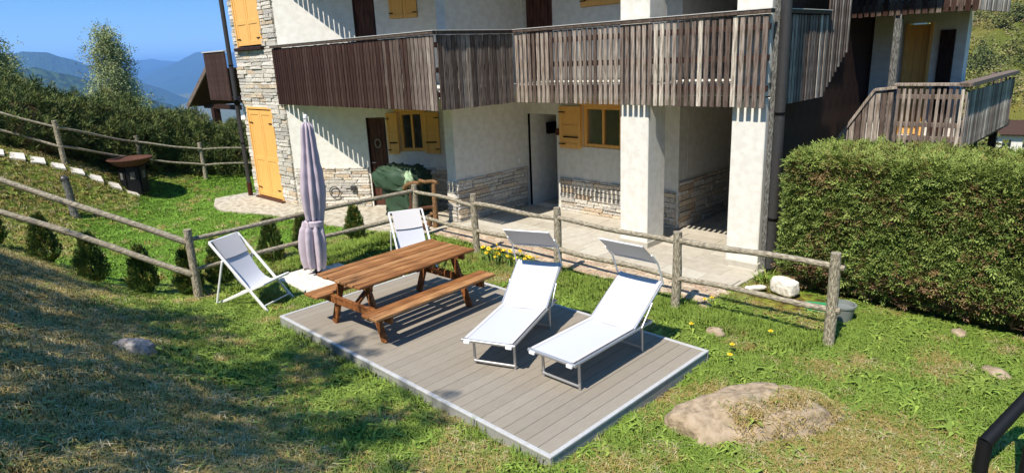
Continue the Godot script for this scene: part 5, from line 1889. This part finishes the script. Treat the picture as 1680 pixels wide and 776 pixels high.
# ------------------------------------------------------------------ clipped hedge and dark pine shrubs
func make_hedges() -> void:
	var lo := Vector3(-3.55, -0.05, -10.35)
	var hi := Vector3(3.2, 1.88, -8.78)
	var hg := thing("clipped_hedge", "tall clipped green hedge wall beside the right pillar", "hedge", Vector3(-0.2, 0, -9.5))
	box_part(hg, "inner_twigs", lo + Vector3(0.13, 0.25, 0.13), hi - Vector3(0.13, 0.14, 0.13), M["leafcore"])
	for k in 9:
		pole(hg, "stem", Vector3(-3.2 + k * 0.78, -0.1, -9.3 + 0.1 * sin(k * 3.0)), Vector3(-3.2 + k * 0.78, 0.5, -9.35), 0.035, 0.03, M["bark"], 400 + k)
	var spray := spray_mesh(211, 8, 0.052)
	var xf := []
	var col := []
	var faces := [[Vector3(0, 0, 1), 32000], [Vector3(0, 1, 0), 12000], [Vector3(-1, 0, 0), 6000], [Vector3(0, 0, -1), 3000]]
	for f in faces:
		var n: Vector3 = f[0]
		for k in f[1]:
			var p := Vector3(rng.randf_range(lo.x, hi.x), lo.y + 0.12 + (hi.y - lo.y - 0.12) * rng.randf(), rng.randf_range(lo.z, hi.z))
			if n.z > 0.5:
				p.z = hi.z
			elif n.z < -0.5:
				p.z = lo.z
			elif n.y > 0.5:
				p.y = hi.y
			else:
				p.x = lo.x
			var bulge := noise_a.get_noise_3dv(p * 2.4) * 0.05 + noise_b.get_noise_3dv(p * 1.7) * 0.045
			if n.y > 0.5:
				bulge *= 0.45
			# rounded shoulders and a ragged foot
			var ex := maxf(0.0, 0.10 - (hi.y - p.y)) / 0.10
			if n.y < 0.5:
				p -= n * 0.05 * ex * ex
				var foot := smoothstep(0.42, 0.1, p.y)
				p -= n * foot * 0.18
				if foot > 0.3 and rng.randf() < foot * 0.6:
					continue
			else:
				var ez := maxf(0.0, 0.14 - (hi.z - p.z)) / 0.14
				p.y -= 0.03 * ez * ez
			p += n * (bulge - rng.randf() * 0.07)
			var d := n * 0.55 + Vector3(rng.randf_range(-1.0, 1.0), rng.randf_range(-0.5, 0.6), rng.randf_range(-0.5, 0.5))
			if n.y > 0.5:
				d = Vector3(rng.randf_range(-1, 1), 0.75, rng.randf_range(-1, 1))
			xf.append(Transform3D(up_to(d, rng.randf() * TAU, (rng.randf_range(0.08, 0.15) if rng.randf() < 0.85 else rng.randf_range(0.15, 0.20))), p))
			var c := Color(0.085, 0.135, 0.028).lerp(Color(0.215, 0.265, 0.065), rng.randf())
			c = c * (1.0 + 0.55 * noise_b.get_noise_3dv(p * 2.6))
			var br := noise_b.get_noise_3dv(p * 0.9 + Vector3(7, 3, 1))
			if br > 0.06 and rng.randf() < 0.42:
				c = Color(0.17, 0.115, 0.05)
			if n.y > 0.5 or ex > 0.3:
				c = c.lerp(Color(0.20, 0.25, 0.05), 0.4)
			if p.y < 0.45 and rng.randf() < 0.35:
				c = Color(0.15, 0.09, 0.05)
			col.append(c)
	leaf_cloud(hg, "foliage", spray, M["leaf"], xf, col)
	var tw := MB.new()
	for k in 260:
		var q := Vector3(rng.randf_range(lo.x + 0.1, hi.x - 0.1), rng.randf_range(0.05, 1.7), hi.z - 0.10)
		if k % 3 == 0:
			q.y = rng.randf_range(0.02, 0.45)
		var e := q + Vector3(rng.randf_range(-0.16, 0.16), rng.randf_range(0.02, 0.2), rng.randf_range(0.05, 0.15))
		tw.tube([q, q.lerp(e, 0.5) + Vector3(0, 0.01, 0), e], [0.006, 0.005, 0.002], 4)
	putw(hg, "twigs", tw.done(), M["bark"])
	# dark mugo pines behind the far fence
	var nm := needle_mesh(221, 17)
	var spots := [[-21.5, -0.6, 1.55, 1.5], [-21.7, -1.8, 1.6, 1.45], [-21.2, -3.0, 1.45, 1.4], [-21.9, -4.1, 1.7, 1.5], [-21.8, -5.2, 1.55, 1.4], [-22.1, -6.3, 1.65, 1.4], [-21.9, -7.4, 1.5, 1.3], [-21.6, -8.5, 1.35, 1.3], [-21.7, -9.7, 1.2, 1.25], [-22.6, -3.2, 1.9, 1.3], [-23.2, -5.6, 1.9, 1.3], [-23.3, -7.6, 1.8, 1.4], [-22.6, -9.0, 1.45, 1.3], [-21.3, -10.9, 1.15, 1.2]]
	for i in spots.size():
		var q: Array = spots[i]
		var gy := ground_h(q[0], q[1])
		var p := Vector3(q[0], gy, q[1])
		var t := thing("pine_shrub", "dark green pine shrub in the thicket behind the far fence", "shrub", p, 0.0, "pine shrubs behind the far fence")
		var R := Vector3(q[3] * 0.85, q[2] * 0.93, q[3])
		put(t, "inner_branches", lump(500 + i, R * Vector3(0.72, 0.80, 0.72), 0.3, 0.2, -0.2, 22), M["leafcore"], at(Vector3(0, 0.05, 0)))
		for b in 4:
			var a := TAU * b / 4 + i
			pole(t, "stem", p + Vector3(0, -0.1, 0), p + Vector3(cos(a) * R.x * 0.6, R.y * 0.6, sin(a) * R.z * 0.6), 0.05, 0.02, M["bark"], 520 + b)
		var xs := []
		var cs := []
		for k in 1400:
			var a := rng.randf() * TAU
			var yy := rng.randf_range(-0.05, 1.0)
			var cr := sqrt(maxf(0.0, 1.0 - yy * yy))
			var d := Vector3(cos(a) * cr, yy, sin(a) * cr)
			var k2 := 1.0 + 0.30 * noise_b.get_noise_3dv(d * 1.6 + Vector3(i * 5, 0, 0)) + 0.12 * noise_b.get_noise_3dv(d * 5.0 + Vector3(i * 5, 3, 0)) - 0.14 * rng.randf()
			var pos := p + d * R * k2
			xs.append(Transform3D(up_to(d + Vector3.UP * 0.9 + Vector3(rng.randfn(0, 0.3), 0, rng.randfn(0, 0.3)), rng.randf() * TAU, rng.randf_range(0.20, 0.34)), pos))
			var c := Color(0.038, 0.068, 0.020).lerp(Color(0.13, 0.16, 0.04), rng.randf())
			if rng.randf() < 0.14:
				c = Color(0.15, 0.16, 0.05)
			cs.append(c)
		leaf_cloud(t, "foliage", nm, M["needle"], xs, cs)

# ------------------------------------------------------------------ trees
func tree(called: String, label: String, p: Vector3, h: float, spread: float, kind: int, sd: int, leaves: int, group := "") -> void:
	var t := thing(called, label, "tree", p, 0.0, group)
	var r := RandomNumberGenerator.new()
	r.seed = sd
	var tm := MB.new()
	var pts := []
	var rad := []
	for i in 9:
		var f := i / 8.0
		pts.append(p + Vector3(sin(f * 3.0 + sd) * 0.02 * h * f, h * 0.97 * f - 0.2 * (1.0 - f), cos(f * 2.3 + sd) * 0.02 * h * f))
		rad.append(lerpf(0.017 * h, 0.003 * h, f))
	tm.tube(pts, rad, 9, 1.0, 0.06, sd)
	var bm: Material = M["birchbark"] if kind == 0 else M["bark"]
	putw(t, "trunk", tm.done(), bm)
	var limbs := MB.new()
	var xf := []
	var col := []
	var nb := 46 if kind == 0 else 64
	for b in nb:
		var f := lerpf(0.16 if kind == 0 else 0.12, 0.98, (b + r.randf()) / nb)
		var o: Vector3 = pts[int(f * 8)].lerp(pts[mini(int(f * 8) + 1, 8)], f * 8 - int(f * 8))
		var a := b * 2.4 + r.randf_range(-0.5, 0.5)
		var reach: float
		if kind == 0:
			reach = spread * (0.14 + 1.0 * pow(1.0 - f, 0.8)) * r.randf_range(0.6, 1.05)
		else:
			reach = spread * pow(1.0 - f, 0.75) * r.randf_range(0.7, 1.1) + 0.15
		var d := Vector3(cos(a), 0, sin(a))
		var rise := 0.75 if kind == 0 else 0.12
		var bp := []
		var br := []
		for k in 5:
			var u := k / 4.0
			bp.append(o + d * reach * u + Vector3.UP * (rise * reach * u - (0.35 if kind == 0 else 0.30) * reach * u * u))
			br.append(lerpf(0.012 * reach + 0.008, 0.003, u))
		limbs.tube(bp, br, 5)
		var nl := int(leaves / nb * (0.4 + 1.2 * reach / spread))
		for k in nl:
			var u := pow(r.randf(), 0.7)
			var c: Vector3 = bp[int(u * 3.99)].lerp(bp[int(u * 3.99) + 1], u * 3.99 - int(u * 3.99))
			var g := Vector3(r.randfn(0, 1), r.randfn(0, 1), r.randfn(0, 1)) * 0.10 * spread
			if kind == 0:
				g.y -= r.randf() * 0.34 * spread * u
				xf.append(Transform3D(up_to(Vector3(r.randf_range(-1, 1), r.randf_range(-1, 1), r.randf_range(-1, 1)) + Vector3(0, 0.01, 0), r.randf() * TAU, r.randf_range(0.14, 0.26)), c + g))
				col.append(Color(0.17, 0.21, 0.09).lerp(Color(0.38, 0.42, 0.19), r.randf()))
			else:
				g *= 0.7
				g.y -= r.randf() * 0.10 * spread
				xf.append(Transform3D(up_to(d * 0.8 + Vector3(r.randf_range(-1, 1), r.randf_range(-0.9, 0.3), r.randf_range(-1, 1)), r.randf() * TAU, r.randf_range(0.22, 0.42)), c + g))
				col.append(Color(0.04, 0.07, 0.025).lerp(Color(0.08, 0.12, 0.04), r.randf()))
	putw(t, "limbs", limbs.done(), bm)
	leaf_cloud(t, "crown", leaves_mesh(601 + kind, 13, 0.34) if kind == 0 else spray_mesh(231, 8), M["leaf"], xf, col)

func make_trees() -> void:
	tree("birch_tree", "tall pale green birch rising above the pine shrubs", Vector3(-43.6, ground_h(-43.6, -11.4), -11.4), 6.35 - ground_h(-43.6, -11.4), 2.9, 0, 701, 9000)
	tree("birch_tree", "rounded green birch beyond the pine shrubs at upper lawn end", Vector3(-40.2, ground_h(-40.2, -5.6), -5.6), 5.5 - ground_h(-40.2, -5.6), 2.5, 0, 702, 5600)
	# firs on the slope above, whose shade lies on the bank
	for q in [[-12.3, 3.0, 3.8, 1.9, 712], [-10.0, 2.6, 4.6, 1.9, 716], [-7.8, 2.5, 5.5, 2.0, 713], [-5.5, 2.5, 6.9, 2.2, 714], [-3.8, 2.9, 6.5, 1.9, 715], [-11.5, 6.0, 6.9, 2.4, 718], [-8.7, 6.1, 8.1, 2.5, 717], [-6.2, 6.0, 9.2, 2.5, 719], [-3.8, 6.3, 9.2, 2.3, 720]]:
		tree("fir_tree", "fir on the slope above the bank", Vector3(q[0], ground_h(q[0], q[1]), q[1]), q[2], q[3], 1, q[4], 720, "firs on the slope above the bank")
	# scrub on the hillside to the right
	var lm := leaves_mesh(621, 12, 0.5)
	for i in 130:
		var z := -48.0 - pow(rng.randf(), 0.75) * 260.0
		var x := z * rng.randf_range(-0.23, -0.10) * -1.0 + rng.randf_range(-4.0, 4.0)
		if absf(z + 100.0) < 9.0 and x < -4.0 or (z > -100.0 and x / z > 0.10 and x / z < 0.165):
			continue
		var p := Vector3(x, ground_h(x, z), z)
		var t := thing("hillside_bush", "spring green bush on the hillside beyond the neighbouring chalet", "bush", p, 0.0, "bushes on the far hillside")
		var s := rng.randf_range(1.8, 5.0)
		var tm := MB.new()
		tm.tube([Vector3(0, -0.4, 0), Vector3(0.1, s * 0.7, 0)], [0.12, 0.03], 6)
		put(t, "trunk", tm.done(), M["bark"])
		var xf := []
		var col := []
		var tone := rng.randf()
		for k in 80:
			var d := Vector3(rng.randfn(0, 1), absf(rng.randfn(0, 1)), rng.randfn(0, 1)).normalized() * pow(rng.randf(), 0.4)
			xf.append(Transform3D(up_to(Vector3(rng.randf_range(-1, 1), 0.3, rng.randf_range(-1, 1)), rng.randf() * TAU, rng.randf_range(0.45, 1.0)), p + d * Vector3(s * 0.75, s * 0.9, s * 0.75) + Vector3.UP * 0.2))
			col.append(Color(0.08, 0.10, 0.03).lerp(Color(0.24, 0.235, 0.06), tone * rng.randf_range(0.6, 1.2)))
		leaf_cloud(t, "crown", lm, M["leaf"], xf, col)
	var sx := []
	var sc := []
	for k in 9000:
		var z := -34.0 - pow(rng.randf(), 0.8) * 300.0
		var x := z * rng.randf_range(0.08, 0.26)
		if absf(z + 100.0) < 6.0 and x > -19.0 and x < -9.0:
			continue
		sx.append(Transform3D(up_to(Vector3(rng.randf_range(-0.4, 0.4), 1, rng.randf_range(-0.4, 0.4)), rng.randf() * TAU, rng.randf_range(0.3, 0.9)), Vector3(x, ground_h(x, z) + 0.1, z)))
		sc.append(Color(0.13, 0.14, 0.04).lerp(Color(0.28, 0.22, 0.10), smoothstep(-0.3, 0.4, noise_a.get_noise_2d(x * 0.4, z * 0.4) + rng.randf_range(-0.3, 0.3))))
	var scrub := copies(self, "hillside_scrub", lm, M["leaf"], sx, sc)
	tag(scrub, "low scrub and dead bracken covering the far hillside", "scrub")
	stuff(scrub)
	# small house down on the right and the lane passing it
	var hp := Vector3(-13.0, ground_h(-13.0, -101.0), -101.0)
	var hs := thing("valley_house", "small white house with dark roof low on the hillside", "house", hp, 0.2)
	put(hs, "wall", wall_mesh(5.0, -1.0, 2.6, 4.0, [[1.0, 1.9, 0.9, 1.9], [3.0, 3.9, 0.9, 1.9]]), M["plaster"], at(Vector3(-2.5, 0.6, 2.0)))
	for x in [-1.05, 0.95]:
		put(hs, "window", bx(Vector3(0.9, 1.0, 0.1), 0.01), M["glass"], at(Vector3(x, 2.0, 1.85)))
	for s in [-1, 1]:
		put(hs, "roof", bx(Vector3(6.0, 0.18, 3.1), 0.02), M["roof"], Transform3D(Basis(Vector3(1, 0, 0), 0.5 * s), Vector3(0, 3.85, 1.25 * s)))
	put(hs, "chimney", bx(Vector3(0.5, 1.2, 0.5), 0.02), M["plaster"], at(Vector3(1.2, 4.6, 0.2)))
	var lane := MB.new()
	for i in 24:
		var a0 := Vector3(-40.0 + i * 3.0, 0, -84.0 - 4.0 * sin(i * 0.3))
		var a1 := Vector3(-40.0 + (i + 1) * 3.0, 0, -84.0 - 4.0 * sin((i + 1) * 0.3))
		var q := [a0, a1, a1 + Vector3(0, 0, -3.0), a0 + Vector3(0, 0, -3.0)]
		for k in 4:
			q[k].y = ground_h(q[k].x, q[k].z) + 0.35
		lane.quad(q[0], q[1], q[2], q[3])
	structure(put(self, "road", lane.done(), M["concrete"]))

# ------------------------------------------------------------------ grass
func tuft_mesh(sd: int, n: int, h: float, w: float, bend: float, spread: float) -> ArrayMesh:
	var m := MB.new()
	var r := RandomNumberGenerator.new()
	r.seed = sd
	m.use_c = true
	for k in n:
		var sh := r.randf_range(0.75, 1.2)
		m.col = Color(sh, sh, sh * r.randf_range(0.85, 1.05))
		blade(m, Vector3(r.randfn(0, spread), 0, r.randfn(0, spread)), r.randf() * TAU, h * r.randf_range(0.5, 1.15), w * r.randf_range(0.7, 1.2), bend * r.randf_range(0.4, 1.4))
	return m.done()

func is_bare(x: float, z: float) -> bool:
	if x > -8.0 and x < -3.16 and z > -6.07 and z < -3.43:
		return true
	if z < -7.63 and x > -10.2 and x < -4.0:
		return true
	if z < -8.9 and x > -10.0:
		return true
	# apron
	if x <= -10.2 and x > -17.9:
		var ze := ramp(x, [[-17.9, -6.45], [-17.5, -6.27], [-16.9, -6.02], [-16.2, -5.92], [-15.5, -6.15], [-14.7, -6.43], [-13.3, -6.66], [-11.4, -7.0], [-10.2, -7.2]])
		if z < ze + 0.03 * sin(x * 9.0):
			return true
	if x > -10.05 and x < -8.9 and z > -4.92 and z < -4.34:
		return true
	if x > -9.9 and x < -9.23 and z > -5.44 and z < -4.9:
		return true
	if x > -19.75 and x < -18.85 and z > -5.05 and z < -2.0 and fposmod((z + 4.85) / 0.3786 + 0.5, 1.0) > 0.12 and fposmod((z + 4.85) / 0.3786 + 0.5, 1.0) < 0.88 and absf(x + 19.28) < 0.32:
		return true
	if Vector2(x + 3.3, (z + 8.5) * 1.1).length() < 0.55:
		return true
	return false

func make_grass() -> void:
	var lawn := tuft_mesh(801, 11, 0.062, 0.0065, 0.8, 0.032)
	var dry := tuft_mesh(802, 12, 0.075, 0.006, 1.5, 0.04)
	var tall := tuft_mesh(803, 12, 0.15, 0.009, 0.7, 0.035)
	var weed := tuft_mesh(804, 8, 0.075, 0.026, 1.7, 0.012)
	var sets := {"lawn": [[], []], "dry": [[], []], "tall": [[], []], "weed": [[], []]}
	var tries := 0
	var made := 0
	# sampled over the ground, denser close by
	var zones := [[-12.5, 2.6, -8.9, 1.2, 125000], [-22.5, -10.2, -10.0, 1.0, 52000]]
	for zn in zones:
		for k in zn[4]:
			var x := rng.randf_range(zn[0], zn[1])
			var z := rng.randf_range(zn[2], zn[3])
			var px := to_px(Vector3(x, 0.2, z))
			if px.z < 0.6 or px.x < -330 or px.x > 2000 or px.y > 1100:
				continue
			if is_bare(x, z):
				continue
			var y := ground_h(x, z)
			var d := dryness(x, z)
			var straw := rng.randf() < d * 0.72
			var bo := Transform3D(Basis(Vector3.UP, 0.92), Vector3(-2.26, -0.03, -5.2)).affine_inverse() * Vector3(x, 0.02, z)
			var e := Vector2(bo.x / 0.84, bo.z / 0.40).length()
			if e < 0.97:
				# dry tufts grow only over the near flank of the boulder
				if bo.z < -0.02 or bo.x < -0.3 or e < 0.3:
					continue
				y = maxf(y, -0.04 + 0.35 * sqrt(maxf(0.0, 1.0 - e * e)) + 0.005)
				straw = rng.randf() < 0.8
			var s := rng.randf_range(0.65, 1.2)
			if d < 0.2 and noise_b.get_noise_2d(x * 0.5 + 9.0, z * 0.5) > 0.25:
				s *= 1.3
			var kind := "dry" if straw else "lawn"
			var near_fence := smoothstep(0.5, 0.1, absf(z + 7.1)) * (1.0 if z > -7.42 else 0.0) if x > -9.8 and x < -2.4 else 0.0
			near_fence = maxf(near_fence, smoothstep(0.7, 0.15, absf(x + 10.4)) * (1.0 if z < -3.4 and z > -7.0 else 0.0))
			near_fence = maxf(near_fence, 0.6 * smoothstep(0.16, 0.03, minf(absf(z + 3.43), absf(x + 8.02))) * (1.0 if x > -8.2 and x < -3.1 and z < -3.2 else 0.0))
			if near_fence > 0.05 and rng.randf() < near_fence * 0.55 and not straw:
				kind = "tall"
				s *= 0.8
			elif not straw and rng.randf() < 0.05 + 0.12 * smoothstep(0.0, 0.4, noise_b.get_noise_2d(x * 0.8 + 30.0, z * 0.8)):
				kind = "weed"
			var c: Color
			if straw:
				c = Color(0.47, 0.33, 0.14).lerp(Color(0.33, 0.26, 0.08), rng.randf())
				if rng.randf() < 0.2:
					c = Color(0.55, 0.46, 0.28)
			else:
				c = Color(0.15, 0.245, 0.034).lerp(Color(0.265, 0.36, 0.062), rng.randf())
				c = c.lerp(Color(0.24, 0.25, 0.07), clampf(d * 0.7 + 0.35 * noise_a.get_noise_2d(x * 4.0, z * 4.0), 0.0, 0.8))
				if x < -14.0 and near_h(x, z) > 0.2:
					c = c.lerp(Color(0.36, 0.40, 0.09), 0.6)
					s *= 0.75
				elif x < -11.5 and d < 0.25:
					c = c.lerp(Color(0.13, 0.34, 0.02), 0.5)
					s *= 0.75
			if px.z > 11.0:
				s *= 1.25
			sets[kind][0].append(Transform3D(Basis(Vector3.UP, rng.randf() * TAU).scaled_local(Vector3(s, s * rng.randf_range(0.8, 1.2), s)), Vector3(x, y - 0.004, z)))
			sets[kind][1].append(c)
	var g1 := copies(self, "lawn_grass", lawn, M["blade"], sets["lawn"][0], sets["lawn"][1])
	tag(g1, "short green grass of the lawn", "grass")
	stuff(g1)
	var g2 := copies(self, "dry_grass", dry, M["blade"], sets["dry"][0], sets["dry"][1])
	tag(g2, "straw coloured dry grass on the bank and round the boulder", "grass")
	stuff(g2)
	var g3 := copies(self, "tall_grass", tall, M["blade"], sets["tall"][0], sets["tall"][1])
	tag(g3, "taller green grass growing along the fences and the deck", "grass")
	stuff(g3)
	var g4 := copies(self, "lawn_weeds", weed, M["blade"], sets["weed"][0], sets["weed"][1])
	tag(g4, "broad leaved weeds growing flat among the lawn grass", "weeds")
	stuff(g4)
	print("grass ", sets["lawn"][0].size(), " ", sets["dry"][0].size(), " ", sets["tall"][0].size())
